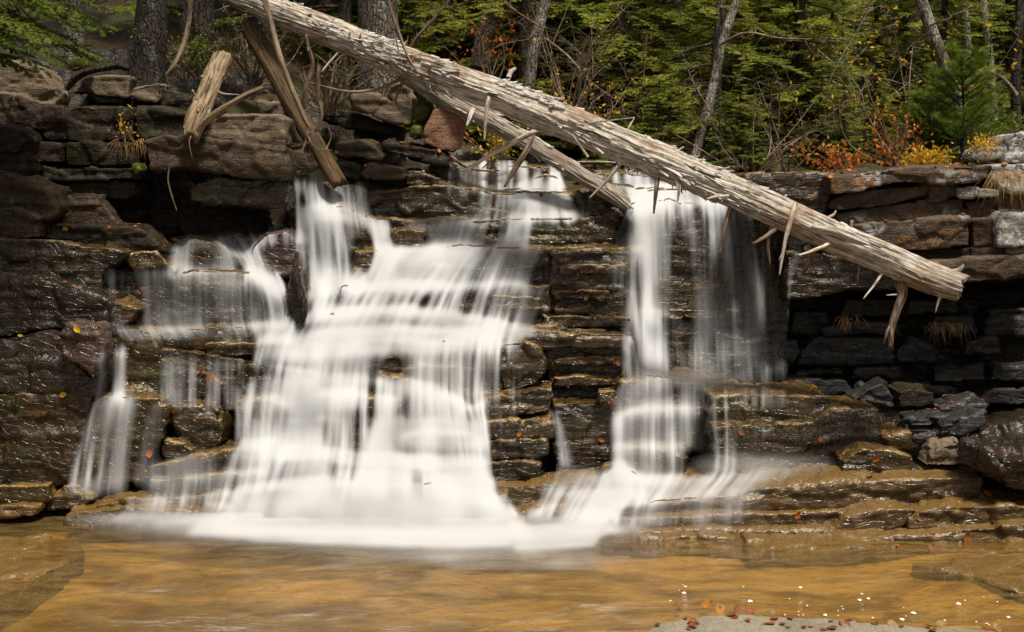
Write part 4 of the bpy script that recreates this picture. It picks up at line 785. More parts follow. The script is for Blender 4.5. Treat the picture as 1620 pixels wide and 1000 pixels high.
def spline(pts, n):
    p = np.array(pts, float); d = np.concatenate([[0], np.cumsum(np.linalg.norm(np.diff(p[:, :3], axis=0), axis=1))])
    if len(p) < 3:
        u = np.linspace(0, d[-1], n); return np.stack([np.interp(u, d, p[:, k]) for k in range(p.shape[1])], 1)
    m = np.gradient(p, d, axis=0); u = np.linspace(0, d[-1], n); j = np.clip(np.searchsorted(d, u, side='right') - 1, 0, len(d) - 2)
    h = (d[j + 1] - d[j])[:, None]; s = ((u - d[j])[:, None]) / h
    return (2 * s ** 3 - 3 * s ** 2 + 1) * p[j] + (s ** 3 - 2 * s ** 2 + s) * h * m[j] + (-2 * s ** 3 + 3 * s ** 2) * p[j + 1] + (s ** 3 - s ** 2) * h * m[j + 1]
def tube(pts, rad, ns=10, seg=.03, rough=.0, knots=0., seed=0, cap=True, jag=0., flute=0.):
    """pts: world points, rad: radius at each; returns v, f(quads), uv"""
    q = np.concatenate([np.array(pts, float), np.array(rad, float)[:, None]], 1)
    L = np.linalg.norm(np.diff(q[:, :3], axis=0), axis=1).sum(); n = int(max(3, min(420, L / seg)))
    s = spline(q, n); p = s[:, :3]; r = s[:, 3].clip(.0008)
    p = p + (knots * r[:, None] * np.stack([fbm(p * 3 + k * 9 + seed, 2, 7) for k in range(3)], 1) if knots else 0)
    t, a, b = frames(p); th = np.linspace(0, 2 * np.pi, ns + 1)
    R = np.ones((n, ns + 1)) * r[:, None]
    dist = np.concatenate([[0], np.cumsum(np.linalg.norm(np.diff(p, axis=0), axis=1))])
    if rough or flute:
        A, T = np.meshgrid(dist, th, indexing='ij')
        g = np.stack([A.ravel() * 1.6 + seed, np.cos(T).ravel() * 2.3, np.sin(T).ravel() * 2.3], 1)
        g2 = np.stack([A.ravel() * 3 + seed, np.cos(T).ravel() * 9, np.sin(T).ravel() * 9], 1)
        d = .55 * fbm(g, 3, 3) + .45 * fbm(g2, 3, 6)
        R = R * (1 + rough * d.reshape(R.shape))
        if flute: R = R * (1 + flute * np.cos(T * 5 + seed) * np.exp(-A * 3))
    v = p[:, None] + R[:, :, None] * (np.cos(th)[None, :, None] * a[:, None] + np.sin(th)[None, :, None] * b[:, None])
    if jag:
        jj = jag * np.abs(fbm(np.stack([np.cos(th) * 3, np.sin(th) * 3, 0 * th + seed], 1), 3, 2))
        v[-1] += t[-1] * jj[:, None]; v[-2] += t[-1] * jj[:, None] * .5
    uv = np.stack(np.meshgrid(dist, th / (2 * np.pi) * 2 * np.pi * max(r.max(), .01), indexing='ij'), -1)
    i = np.arange(n * (ns + 1)).reshape(n, ns + 1)
    f = np.stack([i[:-1, :-1], i[:-1, 1:], i[1:, 1:], i[1:, :-1]], -1).reshape(-1, 4)
    V = v.reshape(-1, 3); UV = uv.reshape(-1, 2)
    if cap:
        for e, c in ((i[0], p[0]), (i[-1], p[-1] + (t[-1] * -.02 * 0))):
            k = len(V); inner = np.stack([c * .75 + x * .25 for x in V[e]]); V = np.concatenate([V, inner, [c]]); UV = np.concatenate([UV, UV[e] + (.03, 0), [UV[e[0]]]])
            m = k + np.arange(ns + 1)
            f = np.concatenate([f, np.stack([e[:-1], e[1:], m[1:], m[:-1]], 1), np.stack([m[:-1], m[1:], np.full(ns, k + ns + 1), np.full(ns, k + ns + 1)], 1)[:0]])
            ce = np.full(ns // 2, k + ns + 1); f = np.concatenate([f, np.stack([m[0:-2:2][:ns // 2], m[1:-1:2][:ns // 2], m[2::2][:ns // 2], ce], 1)])
    return V, f, UV
def px3(l): return [P(*q[:3]) for q in l]
def limb(name, pts, rad, mat, parent=None, twigs=(), **k):
    T = [tube(px3(pts), rad, **k)] + [tube(px3(a), b, ns=6, seg=.04, rough=.15) for a, b in twigs]
    v, f, uv = join(T)
    return put(name, v, f, mat, parent, uv=uv)

# the long log
LOGP = [(235, -72, 13.5), (380, -8, 12.95), (540, 59, 12.4), (640, 98, 12.1), (810, 160, 11.65), (1010, 240, 11.2), (1080, 270, 11.05), (1180, 313, 10.87), (1300, 366, 10.66), (1400, 406, 10.5), (1480, 442, 10.38), (1516, 455, 10.32)]
LOGR = [.15, .145, .14, .145, .155, .15, .143, .142, .135, .135, .13, .12]
lg = empty('fallen_log', P(1000, 300, 11.2), 'long weathered fallen log lying diagonally across the top of the falls', 'log')
v, f, uv = tube(px3(LOGP), LOGR, ns=96, seg=.02, rough=.30, seed=3, jag=.09, knots=.10)
log_trunk = (v, f, uv)
def bark_flakes(P3, Rr, n, seed, lo, hi, mat, parent, lift=1.0, size=1.0, name='bark'):
    """thin curved plates of peeling bark, each a small warped strip standing a little off the trunk"""
    rng = np.random.default_rng(seed); q = np.concatenate([np.array(P3), np.array(Rr)[:, None]], 1); s = spline(q, 400)
    t, a, b = frames(s[:, :3]); vs, fs, us, axs, k = [], [], [], [], 0
    for _ in range(n):
        c = lo + (hi - lo) * rng.random(); i0 = int(c * 399); th0 = rng.uniform(0, 2 * np.pi)
        ln = size * rng.uniform(.03, .20); wd = size * rng.uniform(.004, .017); nl, nw = 6, 4
        lift0 = lift * rng.uniform(.0, .008); tip = lift * rng.choice([0, .0, .01, .03, .06]) * rng.random()
        step = 7.0 / 400 * 1.0
        L = np.linspace(0, 1, nl); Wd = np.linspace(-1, 1, nw); sk = rng.uniform(-.15, .15)
        vv = []
        if vn(np.array([[c * 23, seed, th0 * .6]]), 9)[0] < -.1: continue                      # bare stretches
        for x in L:
            ii = min(399, max(0, i0 + int(x * ln / (np.linalg.norm(s[1, :3] - s[0, :3])))))
            wv = wd * (math.sin(math.pi * (.12 + .8 * x)) ** .6) * rng.uniform(.7, 1.1)
            for w in Wd:
                th = th0 + (w * wv + sk * x * ln) / s[ii, 3]
                r = s[ii, 3] * (1.0 + .05 * math.sin(7 * th + c * 40)) + lift0 + tip * x ** 2 + .006 * rng.random() - .012 * (abs(w) == 1)
                off = (x * ln) - round(x * ln / .02) * 0
                vv.append(s[i0, :3] + t[i0] * x * ln + r * (math.cos(th) * a[i0] + math.sin(th) * b[i0]))
        i = np.arange(nl * nw).reshape(nl, nw); ff = np.stack([i[:-1, :-1], i[:-1, 1:], i[1:, 1:], i[1:, :-1]], -1).reshape(-1, 4)
        vs.append(np.array(vv)); axs.append(np.tile(np.array([math.cos(th0) * a[i0] + math.sin(th0) * b[i0]]), (nl * nw, 1))); fs.append(ff + k); k += nl * nw
        us.append(np.stack([np.repeat(L * ln, nw) + c * 8, np.tile(Wd * wd, nl) + th0 * .15], 1))
    v = np.concatenate(vs); f = np.concatenate(fs); n0 = len(v); ax = np.concatenate(axs)
    return np.concatenate([v, v - ax * .007]), np.concatenate([f, f[:, ::-1] + n0]), np.concatenate(us + us)
def trunk_with_bark(parent, base, flakes, mats):
    v, f, uv = join([base] + flakes); o = put('trunk', v, f, mats[0], parent, uv=uv); o.data.materials.append(mats[1])
    mi = np.zeros(len(f), np.int32); mi[len(base[1]):] = 1; o.data.polygons.foreach_set('material_index', mi)
trunk_with_bark(lg, log_trunk, [bark_flakes(px3(LOGP), LOGR, 1300, 4, .26, .80, None, None, 1.0, 1.0), bark_flakes(px3(LOGP), LOGR, 260, 5, .0, .30, None, None, .6, .8), bark_flakes(px3(LOGP), LOGR, 60, 6, .78, .985, None, None, .5, .9)], (M['log'], M['flake']))
br = lambda pts, rad, mat='twig', **k: limb('branch', pts, rad, M[mat], lg, ns=k.pop('ns', 9), seg=.02, rough=k.pop('rough', .22), knots=k.pop('knots', .25), seed=len(COL.objects), **k)
br([(1258, 322, 10.66), (1254, 338, 10.6), (1243, 375, 10.55), (1237, 408, 10.55), (1233, 436, 10.56)], [.02, .022, .018, .013, .006], twigs=[([(1238, 400, 10.55), (1232, 412, 10.5)], [.006, .003])])
br([(1314, 384, 10.55), (1298, 392, 10.45), (1282, 398, 10.38), (1264, 404, 10.34)], [.018, .015, .012, .008])
br([(1425, 445, 10.42), (1428, 462, 10.42), (1420, 490, 10.4), (1410, 520, 10.4), (1408, 550, 10.4)], [.05, .042, .034, .03, .012], 'browntwig', twigs=[([(1414, 508, 10.4), (1402, 530, 10.35), (1399, 545, 10.35)], [.02, .014, .005]), ([(1410, 515, 10.38), (1412, 540, 10.3), (1413, 553, 10.3)], [.02, .01, .004])])
br([(1418, 466, 10.36), (1402, 467, 10.33)], [.008, .005])
br([(1396, 432, 10.44), (1382, 452, 10.38), (1366, 473, 10.35)], [.012, .010, .006])
br([(1490, 464, 10.34), (1484, 480, 10.3), (1480, 495, 10.3)], [.018, .012, .005], 'twig')
br([(1510, 464, 10.3), (1512, 474, 10.26)], [.01, .006]); br([(1502, 430, 10.36), (1520, 424, 10.33), (1524, 418, 10.33)], [.02, .017, .008])
br([(1296, 352, 10.62), (1290, 360, 10.52), (1322, 367, 10.5), (1370, 384, 10.46), (1392, 396, 10.46)], [.012, .03, .042, .035, .01], 'log', ns=12)
br([(1278, 392, 10.6), (1285, 402, 10.7), (1274, 425, 10.75), (1268, 436, 10.75)], [.03, .03, .024, .012], 'browntwig')
br([(1040, 282, 11.05), (1038, 300, 11.0), (1034, 338, 11.0)], [.022, .02, .008], 'browntwig')
br([(1068, 278, 10.98), (1074, 300, 10.9), (1072, 318, 10.9)], [.022, .016, .006], 'flake')
br([(1158, 325, 10.9), (1150, 350, 10.85), (1138, 402, 10.85)], [.028, .024, .009], 'browntwig')
br([(1222, 358, 10.75), (1216, 380, 10.7), (1218, 420, 10.7)], [.02, .016, .008], 'browntwig')
br([(1152, 310, 10.78), (1128, 312, 10.7), (1118, 315, 10.68)], [.014, .012, .007]); br([(1228, 362, 10.7), (1205, 378, 10.65), (1190, 386, 10.62)], [.02, .015, .007], 'browntwig')
br([(775, 150, 11.6), (770, 175, 11.5), (766, 222, 11.5)], [.022, .02, .01], 'twig'); br([(862, 178, 11.5), (868, 190, 11.42), (866, 202, 11.4)], [.03, .026, .008], 'flake')
br([(930, 195, 11.25), (1004, 186, 11.0), (992, 196, 11.0)][:2], [.008, .004]); br([(985, 222, 11.15), (998, 196, 11.2), (1004, 186, 11.2)], [.01, .008, .004])
br([(1345, 370, 10.6), (1347, 356, 10.6), (1348, 348, 10.6)], [.02, .016, .012], 'browntwig'); br([(1372, 380, 10.56), (1374, 370, 10.56)], [.014, .01], 'browntwig')
br([(1308, 345, 10.66), (1320, 338, 10.66), (1322, 333, 10.66)], [.012, .01, .006]); br([(1238, 318, 10.78), (1244, 308, 10.78)], [.012, .006])
br([(930, 248, 11.2), (905, 212, 11.1)], [.012, .006]); br([(795, 180, 11.55), (760, 170, 11.5)], [.008, .004])
br([(1362, 402, 10.5), (1358, 440, 10.55), (1356, 455, 10.55)], [.012, .009, .005], 'browntwig')
br([(805, 122, 11.7), (810, 112, 11.72), (816, 108, 11.74)], [.025, .022, .014], 'flake'); br([(1070, 240, 11.1), (1082, 232, 11.1)], [.014, .006], 'flake')
# second log under the first
L2 = [(640, 112, 13.1), (712, 158, 12.95), (762, 184, 12.8), (850, 234, 12.55), (930, 284, 12.4), (985, 318, 12.3), (1000, 330, 12.25)]
L2R = [.13, .115, .10, .085, .08, .07, .05]
lg = empty('fallen_log', P(980, 330, 12.3), 'shorter grey brown log under the long one ending in the upper white water', 'log')
v, f, uv = tube(px3(L2), L2R, ns=48, seg=.025, rough=.25, seed=8); M['log2'] = wood_mat('darker grey brown log wood', (.36, .32, .27), (.15, .12, .09), (.022, .016, .012), orange=.4)
trunk_with_bark(lg, (v, f, uv), [bark_flakes(px3(L2), L2R, 130, 7, .1, .75, None, None, .7, .9)], (M['log2'], M['flake']))
br([(858, 205, 12.3), (845, 208, 12.0), (800, 232, 11.95), (765, 252, 11.95), (745, 265, 11.95), (726, 272, 11.95)], [.012, .026, .024, .02, .016, .006], twigs=[([(765, 252, 11.95), (748, 262, 11.9), (738, 273, 11.9)], [.014, .01, .005]), ([(750, 263, 11.95), (742, 278, 11.95), (735, 284, 11.95)], [.008, .006, .003])])
br([(846, 212, 12.4), (832, 240, 12.3), (812, 270, 12.3), (798, 296, 12.3)], [.02, .03, .026, .012], 'browntwig')
br([(984, 256, 11.8), (962, 284, 11.85), (932, 314, 11.9)], [.018, .016, .008])
br([(960, 296, 12.2), (985, 316, 12.1), (1002, 331, 12.1)], [.02, .014, .006]); br([(748, 172, 12.7), (738, 200, 12.5), (730, 214, 12.5)][:2], [.03, .012], 'flake')
# the broken stub and the leaning trunks at the left
st = empty('broken_trunk', P(310, 215, 11.4), 'short tan broken trunk hanging over the left lintel', 'log', None)
v, f, uv = tube(px3([(352, 92, 12.1), (336, 125, 11.85), (322, 165, 11.55), (308, 200, 11.35), (304, 214, 11.32)]), [.10, .10, .095, .09, .07], ns=40, seg=.018, rough=.3, seed=4, jag=.12, knots=.1)
trunk_with_bark(st, (v, f, uv), [bark_flakes(px3([(352, 92, 12.1), (336, 125, 11.85), (322, 165, 11.55), (308, 200, 11.35)]), [.10, .10, .095, .09], 45, 9, .1, .95, None, None, .8, .7)], (M['stub'], M['stub']))
lg = st
br([(314, 202, 11.3), (338, 182, 11.25), (370, 162, 11.2), (400, 146, 11.15), (424, 136, 11.12)], [.03, .034, .03, .026, .018], 'stub', twigs=[([(412, 141, 11.14), (424, 131, 11.1), (428, 132, 11.1)], [.012, .008, .003]), ([(415, 141, 11.14), (426, 146, 11.1)], [.01, .004])])
br([(338, 140, 11.75), (352, 148, 11.6), (378, 150, 11.5)], [.014, .01, .004]); br([(318, 165, 11.5), (304, 142, 11.4)], [.012, .005]); br([(306, 208, 11.3), (300, 222, 11.25), (304, 250, 11.2)], [.01, .006, .002], 'browntwig')
ln = empty('leaning_trunk', P(535, 288, 12.5), 'orange brown trunk leaning down to the upper lip at the left', 'log')
v, f, uv = tube(px3([(392, 38, 13.0), (430, 105, 12.8), (470, 180, 12.6), (505, 238, 12.5), (536, 290, 12.42)]), [.10, .098, .092, .09, .085], ns=32, seg=.025, rough=.2, seed=2, jag=.06)
put('trunk', v, f, M['lean'], ln, uv=uv)
def stick(label, pts, rad, mat='browntwig', **k):
    o = limb('dead_branch', pts, rad, M[mat], None, ns=9, seg=.025, rough=.18, knots=.35, seed=len(COL.objects), **k)
    return tag(o, label, 'branch', 'dead branches around the falls')
stick('thin brown pole leaning beside the orange trunk', [(416, -12, 12.3), (440, 80, 12.15), (458, 130, 12.1), (478, 178, 12.1), (492, 206, 12.1)], [.03, .03, .028, .024, .018], twigs=[([(490, 200, 12.1), (482, 230, 12.05), (472, 250, 12)], [.016, .01, .005]), ([(486, 214, 12.05), (500, 235, 12), (526, 238, 12)], [.012, .009, .004]), ([(516, 236, 12), (524, 215, 12), (520, 202, 12)], [.008, .006, .003])])
stick('bare crooked branch hanging from the upper left edge of the scene', [(302, -14, 11.4), (298, 40, 11.4), (286, 82, 11.35), (268, 112, 11.3), (261, 120, 11.3)], [.022, .022, .02, .014, .008])
stick('crooked grey branch with a pale broken tip left of the log', [(483, 53, 12.0), (488, 76, 12.0), (494, 100, 12.05), (483, 142, 12.1), (480, 170, 12.2)], [.014, .016, .022, .026, .028], twigs=[([(488, 80, 12.0), (484, 54, 11.95)], [.012, .008])], mat='browntwig')
stick('short grey branch bent down beside the crooked one', [(505, 100, 12.1), (503, 150, 12.1), (508, 185, 12.15), (500, 208, 12.2)], [.02, .022, .022, .02])
stick('white twig slanting between the left branches and the log', [(536, 82, 12.0), (520, 100, 12.0), (509, 114, 12.0)], [.008, .012, .012], 'twig')
stick('thin branch arching over the brush beneath the log', [(485, 130, 12.2), (560, 145, 12.2), (620, 132, 12.2), (642, 118, 12.2)], [.010, .014, .018, .022], twigs=[([(600, 118, 12.1), (622, 158, 12.1), (650, 190, 12.1)], [.012, .01, .006]), ([(640, 120, 12.2), (625, 160, 12.2)], [.016, .012])])
stick('brown vine like branch crossing in front of the log', [(612, -12, 11.9), (630, 50, 11.85), (648, 95, 11.85), (668, 128, 11.9), (676, 145, 11.9)], [.012, .014, .012, .01, .006], twigs=[([(626, 20, 11.9), (628, 70, 11.85), (640, 115, 11.85)], [.008, .007, .004])])
stick('dark stripped root hanging in the gap of the left falls', [(470, 400, 11.5), (468, 430, 11.26), (476, 465, 11.2), (481, 495, 11.2), (478, 514, 11.24)], [.018, .03, .04, .036, .012], 'barkdark')
stick('small stick lying over the stream under the log', [(915, 256, 12.6), (950, 256, 12.6), (985, 258, 12.6)], [.008, .01, .008], 'twig')
stick('pale stick low behind the granite boulder', [(712, 246, 12.7), (735, 262, 12.7), (752, 268, 12.7), (790, 270, 12.8)], [.018, .018, .014, .008], 'stub')
stick('fine rootlet hanging in the dark hollow under the front lintel', [(268, 262, 11.4), (266, 285, 11.4), (272, 310, 11.4), (280, 334, 11.4)], [.006, .008, .007, .003], 'browntwig')
stick('mossy root curving over the top of the left bank', [(106, 140, 12.2), (128, 118, 12.15), (160, 108, 12.1), (190, 104, 12.1), (205, 110, 12.1)], [.03, .04, .034, .042, .03], 'barkdark')
# ------------------------------------------------------------------ forest
def leaf_mat(name, a, b, c, rough=.55, trans=.35, sc=2.0):
    t = NT(name); p = t.pos(); n = t.noise(p, sc, 3, .6); n2 = t.noise(p, 23, 3, .6)
    col = t.mix(t.ss(n, .35, .65), a, b); col = t.mix(t.ss(n2, .5, .7), col, c)
    g = t.bsdf(col, rough, None, .3); r = t.N('BsdfTranslucent', i_Color=col)
    m = t.N('MixShader'); m.inputs[0].default_value = trans; t.put(m.inputs[1], g); t.put(m.inputs[2], r.outputs[0])
    return t.done(m.outputs[0])
M['spruce'] = leaf_mat('dark spruce needles', (.10, .145, .02), (.21, .255, .034), (.34, .31, .05))
M['hemlock'] = leaf_mat('yellow green hemlock needles', (.14, .195, .026), (.30, .335, .045), (.48, .42, .065))
M['nearspruce'] = leaf_mat('feathery green spruce needles', (.06, .10, .010), (.13, .17, .018), (.22, .22, .03))
M['pine'] = leaf_mat('fresh green pine needles', (.07, .13, .016), (.14, .20, .022), (.22, .24, .03))
M['yellow'] = leaf_mat('yellow autumn leaves', (.50, .30, .015), (.62, .40, .03), (.45, .18, .01), trans=.45, sc=9)
M['orange'] = leaf_mat('orange autumn leaves', (.40, .10, .014), (.48, .17, .02), (.28, .05, .012), trans=.45, sc=9)
M['rustleaf'] = leaf_mat('fallen russet leaves', (.13, .04, .012), (.24, .085, .02), (.08, .022, .010), trans=.1, sc=30)
M['moss'] = leaf_mat('bright moss', (.045, .055, .006), (.085, .09, .01), (.025, .03, .004), trans=.1, sc=20)
M['drygrass'] = leaf_mat('dry straw grass', (.22, .13, .045), (.33, .21, .08), (.12, .07, .025), trans=.2, sc=20)
M['greenleaf'] = leaf_mat('small green leaves', (.08, .12, .014), (.15, .18, .02), (.30, .26, .03), trans=.45, sc=5)
def needle_tris(A, Bq, k, ln, wd, rng, fl=.6, droop=.15):
    """k pairs of needle clumps along every twig A->B, lying roughly in the spray's plane"""
    m = len(A); t = Bq - A; L = np.linalg.norm(t, axis=1)[:, None].clip(1e-6); t = t / L
    u = (np.arange(k) + .5) / k
    up = np.array((0, 0, 1.)); sd = np.cross(t, up); sd /= np.linalg.norm(sd, axis=1)[:, None].clip(1e-6)
    o = []
    for sgn in (-1, 1):
        uu = np.clip(u[None] + rng.uniform(-.04, .04, (m, k)), 0, 1)
        base = A[:, None] + (Bq - A)[:, None] * uu[..., None]
        d = sgn * sd[:, None] * .75 + t[:, None] * .65 + rng.normal(0, .28, (m, k, 3)) + np.array((0, 0, -droop))
        d /= np.linalg.norm(d, axis=2)[..., None]
        l = ln * rng.uniform(.6, 1.15, (m, k, 1)) * (1 - .45 * uu[..., None])
        w = t[:, None] * wd * .5 + rng.normal(0, wd * .15, (m, k, 3))
        o.append(np.stack([base - w, base + w, base + d * l], 2).reshape(-1, 3))
    v = np.concatenate(o); return v, np.arange(len(v)).reshape(-1, 3)
def conifer(seed, h, r0, spread, first, nl, up=.0, droop=.35, twn=22, kn=15, ln=.055, wd=.0115, dead=.25, lean=(0, 0)):
    """trunk (quads) and crown (needle triangles) of one conifer standing at the origin"""
    rng = np.random.default_rng(seed); pts = []; 
    for q in np.linspace(0, 1, 7): pts.append((lean[0] * q * h + .03 * rng.normal(), lean[1] * q * h + .03 * rng.normal(), q * h - .15))
    tr = [tube(pts, list(r0 * (1 - .85 * np.linspace(0, 1, 7)) * np.array([1.35] + [1] * 6)), ns=12, seg=.12, rough=.12, seed=seed)]
    A, Bt = [], []
    for i in range(nl):
        q = (i + rng.random()) / nl; z = first + (h - first) * q ** 1.15; L = spread * (1 - .82 * (z / h)) * rng.uniform(.55, 1.1)
        az = rng.uniform(0, 2 * np.pi); base = np.array((lean[0] * z, lean[1] * z, z - .15)); dr = np.array((math.cos(az), math.sin(az), 0)); side = np.array((-dr[1], dr[0], 0))
        el = up + rng.normal(0, .1); S = np.linspace(0, 1, 8)
        c = base + dr * (S * L)[:, None] + np.array((0, 0, 1.)) * (el * S * L - droop * L * S ** 2 + .12 * L * S ** 4)[:, None] + side * (.12 * L * np.sin(S * 3) * rng.normal())[:, None]
        tr.append(tube(c, list(.016 * (1.05 - S) * (L / 1.5 + .4)), ns=4, seg=.3, cap=False))
        if rng.random() < dead * (1 - q) * 1.6:                  # a bare dead limb with a few twigs
            for s in np.linspace(.3, .95, 7):
                b = np.array([np.interp(s, S, c[:, k]) for k in range(3)]); e = b + (dr * .5 + side * rng.choice([-1, 1]) * .8 + np.array((0, 0, rng.normal(0, .3)))) * L * .3 * (1.1 - s)
                tr.append(tube([b, (b + e) / 2 + rng.normal(0, .02, 3), e], [.005, .004, .002], ns=3, seg=.3, cap=False))
            continue
        n = max(5, int(twn * L / spread))
        for s in np.linspace(.18, 1, n):
            b = np.array([np.interp(s, S, c[:, k]) for k in range(3)])
            for sg in (-1, 1):
                tl = L * .42 * (1.12 - s) * rng.uniform(.6, 1.1) + .05
                d = dr * .75 + side * sg * .7 + np.array((0, 0, rng.normal(-.12, .16))); d /= np.linalg.norm(d)
                A.append(b); Bt.append(b + d * tl)
                if tl > .22:                                      # secondary twigs
                    for w in (.35, .65):
                        b2 = b + d * tl * w; d2 = d * .6 + dr * .4 - side * sg * .55 * rng.choice([-.6, 1]) + np.array((0, 0, rng.normal(-.1, .12))); A.append(b2); Bt.append(b2 + d2 / np.linalg.norm(d2) * tl * .45)
    A = np.array(A); Bt = np.array(Bt)
    cv, cf = needle_tris(A, Bt, kn, ln, wd, rng)
    return join(tr), (cv, cf)
VAR = []
for (sd, h, r0, sp, fi, nl, dr, dead, crown, barkm) in [(1, 7.5, .11, 1.7, .5, 74, .30, .35, 'spruce', 'bark'), (2, 9, .14, 2.0, 1.2, 72, .38, .5, 'spruce', 'bark'), (3, 6, .08, 1.5, .25, 80, .28, .12, 'hemlock', 'barkdark'),
                                      (4, 8, .12, 1.9, .8, 80, .42, .2, 'hemlock', 'bark'), (5, 3.0, .045, 1.0, .1, 60, .15, .05, 'spruce', 'barkdark'), (6, 10, .17, 2.0, 3.2, 56, .4, .8, 'spruce', 'barkpale')]:
    (tv, tf, tu), (cv, cf) = conifer(sd, h, r0, sp, fi, nl, droop=dr, dead=dead)
    VAR.append((mesh_np('trunk', tv, tf, M[barkm], uv=tu), mesh_np('crown', cv, cf, M[crown], smooth=False), h))
def tree(label, px, Y, var, sc=1., rz=None, tilt=0., group=None, name='conifer_tree', dz=0.):
    x = (px - 810) / F * Y; z = float(terrain_z(x, Y)) - .05 + dz
    tm, cm, h = VAR[var]
    o = empty(name, (x, Y, z), label, 'tree', group)
    o.rotation_euler = (0, tilt, R0.uniform(0, 6.28) if rz is None else rz); o.scale = (sc, sc, sc)
    link('trunk', tm, o); link('crown', cm, o)
    return o
LB = {0: 'dark slender spruce standing in the deep wood behind the falls', 1: 'tall dark spruce with bare lower limbs in the deep wood', 2: 'bushy yellow green hemlock in the deep wood behind the falls',
      3: 'tall drooping hemlock in the deep wood behind the falls', 4: 'small young spruce low in the deep wood', 5: 'tall pale barked trunk with a high crown in the deep wood'}
rg = random.Random(11)
spots = []
tries = 0
while len(spots) < 128 and tries < 9000:
    tries += 1
    Y = 16.2 + 50 * rg.random() ** 1.5; px = rg.uniform(330, 1780)
    x = (px - 810) / F * Y
    if any((x - a) ** 2 + (Y - b) ** 2 < (.9 + Y * .022) ** 2 for a, b, _ in spots): continue
    if 1240 < px < 1500 and Y > 18 and rg.random() < .85: continue            # the brighter gap at the right
    spots.append((x, Y, px))
for x, Y, px in spots:
    var = rg.choice([0, 0, 1, 2, 2, 3, 3, 4, 5] if px > 1000 else [0, 0, 1, 1, 3, 3, 4, 5, 2])
    tree(LB[var], px, Y, var, rg.uniform(.8, 1.2), rg.uniform(0, 6.28), rg.uniform(-.06, .06), 'trees of the deep wood: kind %s' % LB[var].split(' in ')[0].split(' standing')[0])
def bare_trunk(label, pts, rad, mat, limbs=(), name='tree', leaves=None, group='trunks close behind the falls'):
    b = P(*pts[0][:3]); o = empty(name, b, label, 'tree', group)
    q = px3(pts); T = [tube(q, rad, ns=20, seg=.05, rough=.16, seed=len(COL.objects), knots=.15)]
    rng = np.random.default_rng(len(COL.objects))
    v, f, uv = join(T); put('trunk', v, f, M[mat], o, uv=uv)
    for a, r in limbs:
        T = [tube(px3(a), r, ns=6, seg=.06, rough=.1, knots=.4)]
        s = spline(np.array(px3(a)), 14); L = np.linalg.norm(s[-1] - s[0])
        for i in range(3, 14):
            for _ in range(2):
                d = rng.normal(0, 1, 3) + (s[-1] - s[0]) / L * .8; d /= np.linalg.norm(d); e = s[i] + d * L * .22 * rng.uniform(.4, 1)
                T.append(tube([s[i], (s[i] + e) / 2 + rng.normal(0, .02, 3), e], [.006, .004, .002], ns=3, seg=.2, cap=False))
        v, f, uv = join(T); put('branch', v, f, M['browntwig'], o, uv=uv)
    return o
bare_trunk('thick grey trunk standing behind the upper end of the log', [(605, 190, 14.2), (602, 60, 14.2), (598, 0, 14.2), (592, -120, 14.2), (590, -500, 14.2)], [.30, .24, .22, .21, .17], 'bark', limbs=[([(630, 110, 14.1), (660, 60, 14.0), (690, 25, 13.9), (720, -10, 13.9)], [.03, .022, .018, .01])])
bare_trunk('dark trunk flaring at its foot above the left bank', [(228, 210, 12.9), (236, 60, 12.9), (240, 0, 12.9), (244, -160, 12.9), (250, -480, 12.9)], [.24, .17, .15, .14, .11], 'barkdark')
bare_trunk('dark trunk in the shade right of the flaring one', [(318, 190, 13.8), (316, 0, 13.8), (312, -400, 13.8)], [.16, .14, .1], 'barkdark')
bare_trunk('grey leaning trunk left of the pale leaning one', [(758, 105, 16.), (770, 50, 16.), (782, 0, 16.), (812, -160, 16.), (850, -420, 16.)], [.14, .125, .12, .11, .08], 'bark')
bare_trunk('thin grey trunk behind the top of the log', [(734, 100, 17.5), (738, 40, 17.5), (740, -10, 17.5), (744, -400, 17.5)], [.12, .11, .1, .07], 'bark')
bare_trunk('slim pale trunk leaning right above the middle of the log', [(834, 150, 15.), (845, 80, 15.), (862, 0, 15.), (892, -150, 15.), (930, -400, 15.)], [.075, .07, .066, .055, .04], 'barkpale', limbs=[([(862, 60, 14.9), (900, 90, 14.7), (935, 130, 14.6), (985, 165, 14.5)], [.016, .014, .01, .004]), ([(850, 40, 14.9), (820, 20, 14.7), (780, -10, 14.6)], [.014, .01, .004])])
bare_trunk('mottled birch leaning at the centre right of the wood', [(1096, 262, 14.6), (1118, 180, 14.6), (1146, 60, 14.6), (1176, -30, 14.6), (1230, -220, 14.6), (1300, -480, 14.6)], [.058, .055, .05, .046, .036, .025], 'barkpale', limbs=[([(1140, 70, 14.5), (1180, 52, 14.3), (1230, 60, 14.2), (1300, 62, 14.1)], [.022, .016, .01, .004]), ([(1120, 170, 14.5), (1096, 130, 14.4), (1082, 90, 14.3)], [.014, .01, .004])])
bare_trunk('upright mottled birch trunk left of the leaning birch', [(1056, 235, 17), (1062, 160, 17), (1068, 60, 17), (1072, -60, 17), (1080, -380, 17)], [.09, .085, .08, .075, .05], 'barkpale')
bare_trunk('crooked brown tree with a shaggy bark at the middle of the wood', [(1275, 255, 17.5), (1278, 190, 17.5), (1284, 120, 17.5), (1300, 60, 17.5), (1330, -20, 17.5), (1400, -200, 17.5)], [.09, .075, .07, .06, .05, .03], 'barkpale', limbs=[([(1282, 150, 17.4), (1310, 110, 17.3), (1340, 80, 17.2)], [.02, .014, .006]), ([(1290, 90, 17.4), (1265, 60, 17.3), (1240, 40, 17.2)], [.016, .01, .004])])
